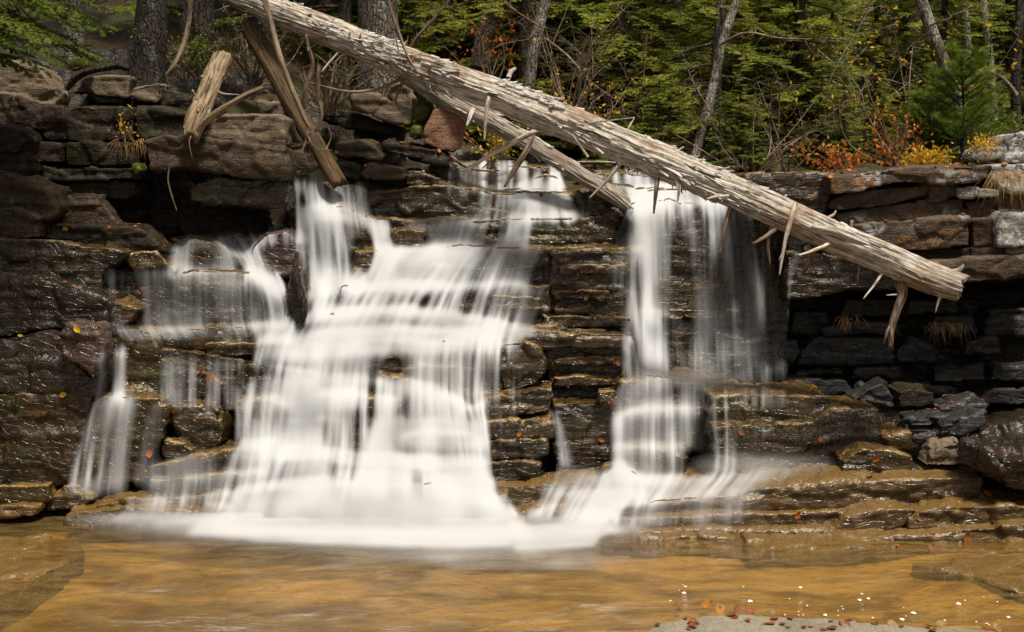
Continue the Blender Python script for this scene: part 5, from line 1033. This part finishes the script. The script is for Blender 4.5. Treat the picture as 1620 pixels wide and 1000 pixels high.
bare_trunk('grey trunk leaning left near the upper right edge', [(1545, 262, 15), (1510, 150, 15), (1478, 60, 15), (1450, -20, 15), (1410, -160, 15), (1370, -400, 15)], [.085, .08, .075, .07, .06, .04], 'barkpale', limbs=[([(1470, 40, 14.9), (1500, 30, 14.7), (1540, 8, 14.6)], [.016, .012, .004])])
bare_trunk('straight pale trunk second from the upper right edge', [(1540, 210, 16.5), (1534, 120, 16.5), (1524, 0, 16.5), (1516, -140, 16.5), (1505, -400, 16.5)], [.062, .06, .056, .05, .04], 'barkpale')
bare_trunk('thin pale trunk nearest the upper right edge', [(1572, 190, 16), (1566, 100, 16), (1556, 20, 16), (1545, -100, 16), (1530, -380, 16)], [.06, .056, .052, .045, .03], 'barkpale')
bare_trunk('dark slim trunk with crooked twigs at the right edge of the wood', [(1606, 190, 14), (1608, 110, 14), (1614, 0, 14), (1622, -140, 14)], [.06, .05, .045, .03], 'barkdark', limbs=[([(1608, 150, 13.9), (1580, 120, 13.8), (1560, 112, 13.8)], [.03, .02, .008])])
# hemlocks and young pines placed where the photograph shows lit sprays
N_ = 'conifers close behind the falls'
tree('hemlock with long drooping green sprays above the middle of the log', 1060, 16.2, 3, .9, 1.0, 0, N_); tree('dark hemlock rising left of the pale leaning trunk', 690, 17.0, 3, .9, 2.0, 0, N_)
tree('bright hemlock with layered sprays near the centre right', 1170, 17.5, 2, 1.1, 3.1, 0, N_); tree('bushy lit hemlock under the bright gap at the right', 1390, 17.4, 2, .62, .4, 0, N_)
tree('dense yellow green hemlock behind the pale trunks at the right', 1600, 17.6, 2, 1.2, 5.1, 0, N_); tree('dark spruce filling the middle of the wood above the log', 950, 18.2, 0, 1.05, 2.2, 0, N_); tree('young spruce standing just behind the rear ledge', 905, 16.4, 4, .9, .4, 0, N_)
tree('young spruce low behind the long log at the centre', 1010, 15.6, 4, .75, 1.4, 0, N_); tree('small spruce right of the leaning birch', 1200, 15.8, 4, .8, 1.9, 0, N_); tree('dark spruce behind the thick grey trunk', 540, 16.5, 0, 1.0, 1.2, 0, N_); tree('shaded spruce above the left bank', 420, 15.2, 0, .9, .2, 0, N_); tree('shaded hemlock above the brush at the left', 470, 16.8, 3, .9, 4.2, 0, N_); tree('shaded spruce at the far left above the bank', 120, 15.4, 1, .9, 4.2, 0, N_); tree('low spruce behind the dark trunk on the left bank', 300, 15.8, 0, .9, 3.2, 0, N_)
rg = random.Random(9)
for i in range(26):                                           # saplings crowding the brink behind the lip
    px = 930 + 640 * (i + rg.random()) / 26; var = rg.choice([2, 4, 4]); tree({2: 'knee high hemlock sapling on the brink behind the lip', 4: 'knee high spruce sapling on the brink behind the lip'}[var], px, rg.uniform(14.2, 16.2), var, rg.uniform(.12, .3) if var == 2 else rg.uniform(.25, .5), rg.uniform(0, 6.28), 0, {2: 'hemlock saplings on the brink', 4: 'spruce saplings on the brink'}[var], name='sapling')
rg = random.Random(5)
for i in range(30):                                           # young growth filling the edge of the wood
    px = 560 + 1040 * (i + rg.random()) / 30; var = rg.choice([2, 2, 4, 3, 0]); Y = rg.uniform(16, 21)
    tree({2: 'bushy yellow green hemlock at the near edge of the wood', 4: 'small young spruce at the near edge of the wood', 3: 'drooping dark green hemlock at the near edge of the wood', 0: 'slender dark spruce at the near edge of the wood'}[var], px, Y, var, rg.uniform(.5, .95) if var != 4 else rg.uniform(.8, 1.2), rg.uniform(0, 6.28), 0,
         {2: 'bushy hemlocks at the edge of the wood', 4: 'young spruces at the edge of the wood', 3: 'drooping hemlocks at the edge of the wood', 0: 'slender spruces at the edge of the wood'}[var])
for lab, px, Y, var, sc in [('hemlock reaching broad lit sprays in front of the leaning birch', 1135, 15.4, 3, .75), ('hemlock with sprays hanging right of the leaning birch', 1265, 15.8, 2, .8), ('hemlock standing close behind the middle of the long log', 985, 15.9, 3, .7), ('sprawling hemlock between the orange shrub and the birch', 1315, 16.4, 2, .55), ('hemlock with low sprays behind the pine saplings', 1490, 16.0, 2, .8)]:
    tree(lab, px, Y, var, sc, rg.uniform(0, 6.28), 0, N_)
def pine_sapling(label, px, py, Y, h, seed):
    rng = np.random.default_rng(seed); b = P(px, py, Y); o = empty('pine_sapling', b, label, 'tree')
    tr = [tube([b, b + (.03, 0, h * .5), b + (0, 0, h)], [.02, .015, .006], ns=6, seg=.1)]; A, E = [], []
    for z in np.linspace(.12, 1, 15):
        for _ in range(4 if z < .95 else 2):
            az = rng.uniform(0, 6.28); L = .55 * h * (1.15 - z) * rng.uniform(.6, 1.05) * .7 + .1; d = np.array((math.cos(az), math.sin(az), .65)); a = b + (0, 0, h * z); e = a + d * L
            tr.append(tube([a, e], [.007, .003], ns=3, seg=.2, cap=False))
            for s in np.linspace(.25, 1, 10):
                A.append(a + (e - a) * s); dd = d + rng.normal(0, .45, 3); E.append(a + (e - a) * s + dd * .05)
    v, f, uv = join(tr); put('trunk', v, f, M['barkdark'], o, uv=uv)
    cv, cf = needle_tris(np.array(A), np.array(E), 12, .13, .006, rng, droop=-.2); put('crown', cv, cf, M['pine'], o, smooth=False)
pine_sapling('fresh green pine sapling with long needles behind the wall top', 1520, 262, 13.2, 1.15, 3); pine_sapling('smaller green pine sapling left of the long needled one', 1468, 268, 13.8, .75, 4)
# spruce whose boughs hang in at the upper left
def near_spruce():
    rng = np.random.default_rng(21); b = P(-230, 190, 10.9); o = empty('conifer_tree', b, 'spruce at the left edge hanging feathery green boughs over the bank', 'tree')
    top = b + (0, 0, 6.5); tr = [tube([b - (0, 0, .4), (b + top) / 2, top], [.16, .12, .03], ns=14, seg=.1, rough=.15)]; A, E = [], []
    def bough(a, e, droop, tw, sp):
        S = np.linspace(0, 1, 10); c = a + (e - a) * S[:, None]; c[:, 2] += droop * np.sin(S * np.pi) ; L = np.linalg.norm(e - a); dr = (e - a) / L; side = np.cross(dr, (0, 0, 1.)); side /= np.linalg.norm(side)
        tr.append(tube(c, list(.016 * (1.1 - S)), ns=5, seg=.15, cap=False))
        for s in np.linspace(.12, 1, tw):
            p = np.array([np.interp(s, S, c[:, k]) for k in range(3)])
            for sg in (-1, 1):
                tl = sp * (1.1 - s) * rng.uniform(.55, 1.1) + .08; d = dr * .8 + side * sg * .65 + np.array((0, 0, rng.normal(-.12, .2))); d /= np.linalg.norm(d); q = p + d * tl; A.append(p); E.append(q)
                for w in (.25, .45, .65, .85):
                    d2 = d * .75 + side * sg * rng.choice([-.6, .6]) * .6 + np.array((0, 0, rng.normal(-.15, .15))); d2 /= np.linalg.norm(d2); p2 = p + d * tl * w; A.append(p2); E.append(p2 + d2 * tl * .4 * (1.2 - w))
    for (px, py, Y, z, dr, sp) in [(120, 30, 10.2, 1.25, .1, .34), (158, 48, 10.6, 1.15, .1, .3), (95, 95, 10.0, .9, .12, .3), (140, 90, 10.7, .95, .1, .25), (60, 60, 9.8, 1.0, .1, .35), (150, 8, 10.9, 1.4, .12, .3), (40, 110, 10.1, .7, .1, .28), (100, -30, 10.3, 1.7, .1, .4), (10, 70, 9.9, .9, .1, .35), (60, 5, 10.4, 1.3, .1, .35), (30, 40, 10.8, 1.0, .1, .35)]:
        bough(b + (0, 0, z + .25), P(px, py, Y), dr, 34, sp)
        for _ in range(2): bough(b + (0, 0, z + .25 + rng.uniform(-.2, .3)), P(px + rng.uniform(-60, 25), py + rng.uniform(-25, 22), Y + rng.uniform(-.5, .5)), dr, 30, sp * rng.uniform(.7, 1.1))
    for i in range(46):
        z = 1.9 + 4.4 * i / 46; az = rng.uniform(0, 6.28); L = 1.7 * (1.05 - z / 6.5); bough(b + (0, 0, z), b + (0, 0, z - .25 * L) + np.array((math.cos(az), math.sin(az), 0)) * L, .08, 14, .3)
    v, f, uv = join(tr); put('trunk', v, f, M['barkdark'], o, uv=uv)
    cv, cf = needle_tris(np.array(A), np.array(E), 20, .036, .0065, rng, droop=.05); put('crown', cv, cf, M['nearspruce'], o, smooth=False)
near_spruce()
# leafy twigs, shrubs and brush
def leaf_quads(c, n, spread, size, rng, flat=.6):
    p = c + rng.normal(0, 1, (n, 3)) * spread; d = rng.normal(0, 1, (n, 3)); d /= np.linalg.norm(d, axis=1)[:, None]
    u = np.cross(d, rng.normal(0, 1, (n, 3)) * (1, 1, flat)); u /= np.linalg.norm(u, axis=1)[:, None]; s = size * rng.uniform(.6, 1.3, (n, 1)); w = np.cross(d, u)
    v = np.stack([p - u * s, p + d * s * .45 + w * s * .1, p + u * s, p - d * s * .45 + w * s * .1], 1).reshape(-1, 3)
    return v, np.arange(n * 4).reshape(-1, 4)
def bush(name, label, base, w, h, nst, mat, seed, nleaf=12, size=.028, twig='browntwig', group='shrubs and brush', bare=.0, depth=None, cat='shrub'):
    rng = np.random.default_rng(seed); b = P(*base); o = empty(name, b, label, cat, group); T, LV = [], []
    for i in range(nst):
        e = b + np.array((rng.uniform(-w, w), rng.uniform(-1, 1) * (depth or w), h * rng.uniform(.45, 1.0))); m = (b + e) / 2 + rng.normal(0, .12, 3) * h
        r = .007 * (1 + h * .4); s = spline([b + rng.normal(0, .05, 3) * (1, 1, 0) - (0, 0, .1), m, e], 9); T.append(tube(s, list(np.linspace(r, r * .25, 9)), ns=4, seg=.12, cap=False, knots=.3))
        for k in range(3, 9):
            for _ in range(2):
                d = rng.normal(0, 1, 3); d[2] *= .6; d /= np.linalg.norm(d); q = s[k] + d * h * rng.uniform(.08, .28); T.append(tube([s[k], (s[k] + q) / 2 + rng.normal(0, .015, 3), q], [r * .4, r * .3, r * .15], ns=3, seg=.12, cap=False))
                if rng.random() > bare: LV.append(leaf_quads(q, nleaf, .05, size, rng))
    v, f, uv = join(T); put('stems', v, f, M[twig], o, uv=uv)
    if LV: v, f = join(LV); put('foliage', v, f, M[mat], o, smooth=False)
    return o
bush('shrub', 'orange leaved shrub behind the wall top at the right', (1430, 274, 12.9), .42, .62, 8, 'orange', 1, 3, .026)
bush('shrub', 'low orange maple sprouts beside the black wet hump', (1340, 276, 12.6), .5, .26, 8, 'orange', 2, 3, .03)
bush('shrub', 'bare branched shrub with scattered yellow leaves at the right', (1440, 262, 14.2), 1.0, 1.6, 13, 'yellow', 3, 3, .032, bare=.3)
bush('shrub', 'yellow leaved sprig above the middle of the log', (935, 205, 13.6), .5, .55, 8, 'yellow', 4, 2, .026, bare=.3)
bush('shrub', 'yellow green sprig beneath the log beside the granite boulder', (775, 252, 13.4), .42, .4, 9, 'yellow', 5, 4, .026, bare=.2)
bush('shrub', 'thin shrub with a few orange leaves behind the top of the log', (770, 130, 15.2), .7, 1.0, 10, 'orange', 6, 2, .034, bare=.55)
bush('shrub', 'tangle of bare brown brush at the middle right of the wood', (1190, 272, 14.0), 1.1, 1.0, 12, 'greenleaf', 7, 2, .022, bare=.85)
bush('shrub', 'tangle of bare brush left of the leaning birch', (1040, 262, 15.2), 1.0, 1.2, 20, 'greenleaf', 8, 2, .022, bare=.8)
bush('shrub', 'brown brush heap under the upper end of the log', (520, 168, 13.2), .75, .7, 26, 'greenleaf', 9, 2, .02, bare=.9)
bush('shrub', 'dead brush behind the broken trunk on the left bank', (400, 120, 13.2), .7, .7, 22, 'greenleaf', 10, 2, .02, bare=.75)
bush('shrub', 'dim undergrowth on the left bank under the flaring trunk', (300, 110, 13.2), .6, .45, 14, 'greenleaf', 11, 8, .02, bare=.3)
bush('shrub', 'leafy green sprout behind the young pine', (1575, 262, 13.6), .5, .6, 10, 'greenleaf', 12, 8, .026)
bush('shrub', 'pale bare saplings tangled before the bright gap', (1330, 268, 16.), 1.2, 2.0, 9, 'yellow', 13, 4, .03, twig='twig', bare=.5)
bush('shrub', 'grey bare saplings behind the middle of the long log', (985, 215, 15.6), .9, 1.5, 14, 'greenleaf', 14, 2, .024, twig='browntwig', bare=.8)
bush('shrub', 'green and yellow undergrowth along the stream under the wood', (1120, 270, 17.), 1.6, .6, 22, 'greenleaf', 15, 9, .03, bare=.2)
M['gold'] = leaf_mat('yellow green birch leaves', (.30, .32, .03), (.48, .42, .05), (.55, .36, .04), trans=.5, sc=1.2)  # bright leaf colour for the birches that lighten the gap
for i, (lab, px, Y, h_) in enumerate([('sunlit yellow birch added far back to brighten the gap of the wood', 1340, 25, 6.5), ('paler yellow birch added left of the bright gap', 1265, 28, 7), ('yellow green birch added at the right of the bright gap', 1420, 24, 6), ('small golden birch added far behind the pale trunks', 1540, 27, 6.5), ('golden young birch added low in the bright gap', 1375, 20, 2.6)]):  # birches added to brighten the background at the upper right
    bush('birch_tree', lab, (px, 262 - .05 * 1955 * (Y - 13) / Y, Y), .28 * h_, h_, 15, 'gold', 60 + i, 9, .05, twig='twig', group='yellow birches added to brighten the deep wood', cat='tree')
bush('shrub', 'net of thin grey twigs before the dark wood above the log', (900, 190, 14.6), .8, 1.5, 16, 'yellow', 71, 1, .024, twig='browntwig', bare=.9)
bush('shrub', 'pale net of dead twigs between the birch and the bright gap', (1240, 268, 14.8), .9, 1.5, 7, 'yellow', 72, 2, .026, twig='browntwig', bare=.7)
bush('fern', 'yellow fern clump on the wall top right of the orange shrub', (1462, 266, 11.9), .16, .16, 12, 'yellow', 16, 8, .022, group='ferns and tufts', cat='fern')
bush('fern', 'yellow green fern sprig beside the pale boulders on the wall', (1556, 246, 11.8), .13, .14, 9, 'yellow', 17, 6, .02, group='ferns and tufts', cat='fern')
bush('fern', 'small yellow leaved plant growing from the left bank lintel', (198, 208, 11.75), .10, .14, 3, 'yellow', 18, 1, .024, group='ferns and tufts', cat='plant')
# hanging grass and rusty ferns
def tuft(label, top, Y, w, L, n, mat, seed, cat='grass tuft'):
    rng = np.random.default_rng(seed); vs, fs, k = [], [], 0
    for i in range(n):
        b = P(*top, Y) + np.array((rng.uniform(-w, w), rng.uniform(-.03, .03), rng.uniform(-.04, .02))); d = np.array((rng.normal(0, .8), -.6 * rng.random() - .1, rng.uniform(.1, .7))); l = L * rng.uniform(.5, 1.1); S = np.linspace(0, 1, 6)
        c = b + d * (S * l * .5)[:, None] + np.array((0, 0, -1.)) * (S ** 1.7 * l)[:, None] + rng.normal(0, .02, 3) * S[:, None]; sd = np.array((.0026, 0, 0))
        v = np.concatenate([c - sd * (1.1 - S)[:, None], c + sd * (1.1 - S)[:, None]]); i_ = np.arange(5); vs.append(v); fs.append(np.stack([i_, i_ + 1, i_ + 7, i_ + 6], 1) + k); k += 12
    o = put('grass_tuft', np.concatenate(vs), np.concatenate(fs), M[mat]); tag(o, label, cat, 'ferns and tufts')
tuft('straw coloured grass tuft hanging from the right end of the wall top', (1594, 272), 11.3, .14, .3, 170, 'drygrass', 1)
tuft('rusty fern tuft hanging in the dark recess left of the hanging branch', (1344, 500), 11.85, .09, .16, 40, 'drygrass', 2); tuft('rusty green tuft hanging in the recess at the right', (1500, 512), 11.8, .2, .2, 60, 'drygrass', 3)
tuft('brown weed tuft hanging from the left bank under the yellow plant', (205, 222), 11.8, .14, .2, 60, 'drygrass', 4); tuft('red brown grass tuft on the dark arched slab', (333, 590), 10.8, .05, .1, 24, 'rustleaf', 5); tuft('fringe of roots and needles under the dripping ledge', (1340, 655), 10.72, .28, .35, 160, 'barkdark', 6)
tuft('root fringe hanging behind the broken trunk', (380, 110), 12.9, .4, .5, 70, 'barkdark', 7)
# moss cushions
def moss(label, outline, Y, seed):
    o = rock('moss_cushion', label, 'moss', outline, Y, .22, 'moss', vox=.014, amp=.8, sm=4, bed=0, group='moss cushions'); return o
moss('bright moss cushion between the tan slab and the granite boulder', [(654, 176), (664, 152), (680, 150), (684, 170), (674, 190), (656, 192)], 13.1, 1); moss('small yellow green moss patch on the block left of the granite boulder', [(648, 218), (652, 200), (664, 200), (664, 216), (656, 224)], 12.85, 2); moss('mossy clump hanging below the brown weeds of the left bank', [(204, 268), (208, 258), (222, 256), (224, 270), (214, 278)], 11.72, 3); moss('green moss hump under the roots at the upper left', [(104, 104), (118, 84), (136, 88), (140, 106), (112, 112)], 12.3, 4)
# ------------------------------------------------------------------ leaves and small things
def leaf_shape(size, rng, curl=.3):
    """one beech or birch leaf: pointed oval of 14 quads, folded along the rib and curled"""
    S = np.linspace(0, 1, 8); w = .32 * np.sin(np.pi * S ** .8) + .004; v = []
    for q, x in zip(S, w):
        for sg in (-1, 0, 1): v.append((sg * x, q - .5, curl * (sg * sg * x * .9 + (q - .5) ** 2 * rng.uniform(.6, 1.4))))
    v = np.array(v) * size; i = np.arange(24).reshape(8, 3)
    return v, np.stack([i[:-1, :-1], i[:-1, 1:], i[1:, 1:], i[1:, :-1]], -1).reshape(-1, 4)
def on_rock(labels, n, mat, size, seed, up=None, ymax=None, name='leaf_litter', label='', off=.006, zr=None):
    rng = np.random.default_rng(seed); vs, fs, k = [], [], 0
    for l in labels:
        v, f = ROCKS[l]; nn = normals(v, f)
        m = (HZ - (v[:, 2] - CH) / v[:, 1] * F < 1000) & (nn[:, 1] < .35) & (v[:, 1] < v[:, 1].min() + (ymax or 9))
        if up is not None: m &= (nn[:, 2] > up[0]) & (nn[:, 2] < up[1])
        ix = np.flatnonzero(m)
        if len(ix) == 0: continue
        for i in rng.choice(ix, n):
            a, g = leaf_shape(size * rng.uniform(.6, 1.3), rng, rng.uniform(.1, .7)); z = nn[i]; x = np.cross(z, rng.normal(0, 1, 3)); x /= np.linalg.norm(x); y = np.cross(z, x)
            vs.append(v[i] + z * (off) + a[:, :1] * x + a[:, 1:2] * y + a[:, 2:] * z); fs.append(g + k); k += 24
    o = put(name, np.concatenate(vs), np.concatenate(fs), M[mat]); tag(o, label, 'fallen leaves', None, 'stuff')
M['amberleaf'] = leaf_mat('amber and russet leaves', (.32, .12, .018), (.40, .19, .03), (.17, .06, .014), trans=.15, sc=26)
M['redleaf'] = leaf_mat('red and russet leaves', (.34, .06, .015), (.24, .07, .02), (.14, .03, .012), trans=.1, sc=30)
tops = ['long black wet ledge with fallen leaves along its top', 'olive brown ledge strewn with leaves right of split block', 'big black wet boulder spanning the left edge']
on_rock(tops, 26, 'rustleaf', .042, 1, (.45, 1), .35, label='russet leaves lying along the tops of the left ledges')
on_rock(tops, 3, 'amberleaf', .04, 2, (.3, 1), .3, label='few bright orange leaves on the left ledges')
wetl = [l for l in ROCKS if any(w in l for w in ('mossy face', 'dripping column', 'below the sixth', 'dripping ledge', 'hung with pine', 'brown stepped', 'tan lip and sparse', 'red leaves', 'falling tan lip', 'tall dark face', 'arched slab', 'third block'))]
on_rock(wetl, 5, 'rustleaf', .038, 3, (-.5, .6), .25, label='russet leaves plastered on the wet ledge faces')
on_rock(wetl, 3, 'rustleaf', .06, 4, (-.5, .6), .25, label='larger russet leaves plastered on the wet ledge faces')
on_rock(['purple brown angular boulder with yellow leaves on it', 'dark boulder with stuck leaves under the purple one'], 5, 'yellow', .075, 5, (-.2, .8), .3, label='yellow leaves stuck to the purple and dark boulders at the left')
walltop = ['long top slab of the wall with orange lichen', 'grey block at the right end of the wall top', 'broad brown block above the log end']
on_rock(walltop, 50, 'rustleaf', .06, 6, (.6, 1), .6, label='russet leaves along the top of the right wall')
on_rock(walltop, 16, 'amberleaf', .05, 7, (.6, 1), .6, label='orange leaves along the top of the right wall')
on_rock(['big black glossy boulder at the right edge above the shelves', 'tilted grey slab behind the big dark boulder', 'flat grey stone on top of the dark pile at right'], 9, 'redleaf', .04, 8, (.3, 1), label='orange and red leaves on the dark boulder at the right')
shel = [l for l in ROCKS if 'shelf' in l and ('right' in l or 'tan' in l or 'mossy' in l)]
on_rock(shel, 3, 'redleaf', .035, 9, (.2, 1), .5, label='orange leaves dotted over the tan shelves at the right')
on_rock(['thin dark slab sloping under the granite boulder', 'dull red tapered block just above the upper lip', 'moss speckled brown block at the foot of the upper bank'], 5, 'amberleaf', .045, 10, (.2, 1), .5, label='orange leaves on the slabs under the granite boulder')
fg = 'dry grey stone slab with leaves in the right foreground'
on_rock([fg], 26, 'rustleaf', .065, 11, (.6, 1), label='small russet leaves strewn over the foreground slab')
def big_leaf(label, px, py, size, mat, seed, z=.06, curl=.8, tilt=.5):
    rng = np.random.default_rng(seed); a, g = leaf_shape(size, rng, curl); n = np.array((rng.normal(0, .3), -tilt, 1.)); n /= np.linalg.norm(n); x = np.cross(n, rng.normal(0, 1, 3)); x /= np.linalg.norm(x); y = np.cross(n, x); c = PZ(px, py, z)
    vs = c + a[:, :1] * x + a[:, 1:2] * y + a[:, 2:] * n
    o = put('leaf', vs, g, M[mat]); md = o.modifiers.new('s', 'SOLIDIFY'); md.thickness = .002; tag(o, label, 'leaf', 'large leaves on the foreground slab')
big_leaf('big orange curled leaf at the left end of the foreground slab', 1122, 958, 0.102, 'amberleaf', 1, .07); big_leaf('round amber leaf below the big orange one', 1140, 968, 0.102, 'yellow' if 0 else 'amberleaf', 2, .06); big_leaf('brown leaf left of the curled orange one', 1076, 958, 0.054, 'rustleaf', 3, .03)
big_leaf('long tan dry leaf pointing right on the slab edge', 1220, 968, 0.088, 'drygrass', 4, .06, .3); big_leaf('dark russet leaf next to the long tan one', 1185, 968, 0.088, 'rustleaf', 5, .06); big_leaf('russet leaf in the middle of the leaf row on the slab edge', 1165, 966, 0.075, 'rustleaf', 15, .06)
big_leaf('folded russet leaf at the centre of the foreground slab', 1335, 990, 0.102, 'rustleaf', 6, .07, 1.); big_leaf('flat brown leaf beside the folded russet one', 1305, 995, 0.068, 'rustleaf', 7, .05); big_leaf('tan curled leaf at the right of the foreground slab', 1490, 992, 0.088, 'drygrass', 8, .06, 1.2); big_leaf('orange brown leaf left of the tan curled one', 1412, 990, 0.082, 'drygrass', 9, .06)
big_leaf('brown leaf lying in a dark heap at the lower slab edge', 1070, 990, 0.082, 'rustleaf', 10, .05); big_leaf('red brown leaf beside the dark heap on the slab', 1090, 992, 0.075, 'rustleaf', 11, .06); big_leaf('small russet leaf alone on the slab', 1236, 984, 0.054, 'rustleaf', 12, .05); big_leaf('amber leaf at the far right corner of the slab', 1575, 996, 0.088, 'drygrass', 13, .06); big_leaf('tawny leaf at the right corner pile', 1560, 998, 0.082, 'rustleaf', 14, .05)
ALLV = np.concatenate([v for v, f in ROCKS.values()]); ALLN = np.concatenate([normals(v, f) for v, f in ROCKS.values()])
APX = 810 + ALLV[:, 0] / ALLV[:, 1] * F; APY = HZ - (ALLV[:, 2] - CH) / ALLV[:, 1] * F
def stuck_leaf(label, px, py, size, mat, seed):
    """a leaf lying on whatever rock stands at that place"""
    ix = np.flatnonzero((np.abs(APX - px) < 6) & (np.abs(APY - py) < 6) & (ALLN[:, 1] < .2))
    if len(ix) == 0: print('no rock for', label); return
    i = ix[np.argmin(ALLV[ix, 1])]; rng = np.random.default_rng(seed); a, g = leaf_shape(size, rng, .5)
    z = ALLN[i]; x = np.cross(z, rng.normal(0, 1, 3)); x /= np.linalg.norm(x); y = np.cross(z, x)
    o = put('leaf', ALLV[i] + z * .012 + a[:, :1] * x + a[:, 1:2] * y + a[:, 2:] * z, g, M[mat]); tag(o, label, 'leaf', 'single leaves stuck to the wet rock')
stuck_leaf('large russet leaf on the low mossy shelf at the lower right', 1532, 848, .12, 'rustleaf', 21); stuck_leaf('tan leaf on the lowest long shelf', 1474, 866, .10, 'rustleaf', 22); stuck_leaf('orange leaf stuck on the second tan shelf', 1257, 814, .075, 'orange', 23)
stuck_leaf('orange leaf on the low mossy brown boulder', 1384, 724, .08, 'orange', 24); stuck_leaf('russet leaf at the foot of the low mossy boulder', 1374, 748, .07, 'rustleaf', 25); stuck_leaf('pink russet leaf on the highest tan shelf under the black boulder', 1555, 782, .09, 'rustleaf', 26)
stuck_leaf('small orange leaf at the corner of the tan crowned left block', 236, 720, .08, 'orange', 27); stuck_leaf('amber leaf on the dark block left of the white water', 276, 645, .05, 'orange', 28); stuck_leaf('yellow leaf under the split left block', 108, 356, .07, 'yellow', 29)
stuck_leaf('orange leaf in the middle of the right stack of blocks', 822, 688, .06, 'orange', 30); stuck_leaf('orange leaf on the highest tan shelf below the dripping ledge', 1294, 690, .06, 'orange', 31)
# flecks of foam drifting on the pool
t = NT('foam flecks'); M['fleck'] = t.done(t.bsdf((.85, .85, .82), .6))
rng = np.random.default_rng(5); vs, fs, k = [], [], 0
for i in range(46):
    px, py = (rng.uniform(1060, 1600), rng.uniform(925, 985)); px = 1060 + (px - 1060) * (1 if py > 940 else .6 + .4 * rng.random()); c = PZ(px, py - (0 if px < 1300 else -8), .008); r = .004 + .010 * rng.random() ** 3
    if px < 1240 and py > 965: continue
    n1, n2 = 5, 9
    for a in range(n1):
        for b in range(n2):
            ph = a / (n1 - 1) * math.pi / 2; th = b / (n2 - 1) * 2 * math.pi; q = r * (1 + .3 * math.sin(3 * th + i)); vs.append(c + np.array((q * math.cos(th) * math.cos(ph) * 1.3, q * math.sin(th) * math.cos(ph) * 1.3, q * .5 * math.sin(ph))))
    ii = np.arange(n1 * n2).reshape(n1, n2) + k; fs.append(np.stack([ii[:-1, :-1], ii[:-1, 1:], ii[1:, 1:], ii[1:, :-1]], -1).reshape(-1, 4)); k += n1 * n2
o = put('foam', np.array(vs), np.concatenate(fs), M['fleck']); tag(o, 'white foam flecks drifting on the right of the pool', 'foam', None, 'stuff')
# spray drifting off the right fall: one soft volume over the ledge
def mist(label, c, sz, dens):
    bm = bmesh.new(); bmesh.ops.create_icosphere(bm, subdivisions=3, radius=1); me = bpy.data.meshes.new('mist'); bm.to_mesh(me); bm.free()
    o = link('mist', me, None, c); o.scale = sz
    t = NT('mist'); g = t.N('TexCoord').outputs['Object']; l = t.N('VectorMath', operation='LENGTH', i_0=g).outputs['Value']
    d = t.math('MULTIPLY', t.ss(l, 1., .1), t.math('MULTIPLY', t.ss(t.noise(t.pos(), 3.5, 3), .3, .7, .3, 1.), dens))
    v = t.N('VolumePrincipled', i_Color=(.95, .95, .95)); t.put(v.inputs['Density'], d); t.put(v.inputs['Anisotropy'], .2)
    t.t.links.new(v.outputs[0], t.out.inputs['Volume']); me.materials.append(t.m)
    tag(o, label, 'mist', None, 'stuff')
mist('spray drifting over the shelf under the right fall', P(1210, 738, 10.6), (.75, .35, .16), 3.0)
mist('spray at the foot of the right fall', P(1110, 598, 11.4), (.75, .3, .14), 2.5)
mist('spray over the foot of the main fall', P(590, 800, 10.0), (1.45, .3, .34), 2.2)
mist('spray over the channel between the two falls', P(960, 770, 10.5), (.6, .4, .16), 2.2)
mist('spray in the middle of the main fall', P(560, 530, 11.3), (.9, .3, .25), 1.3)
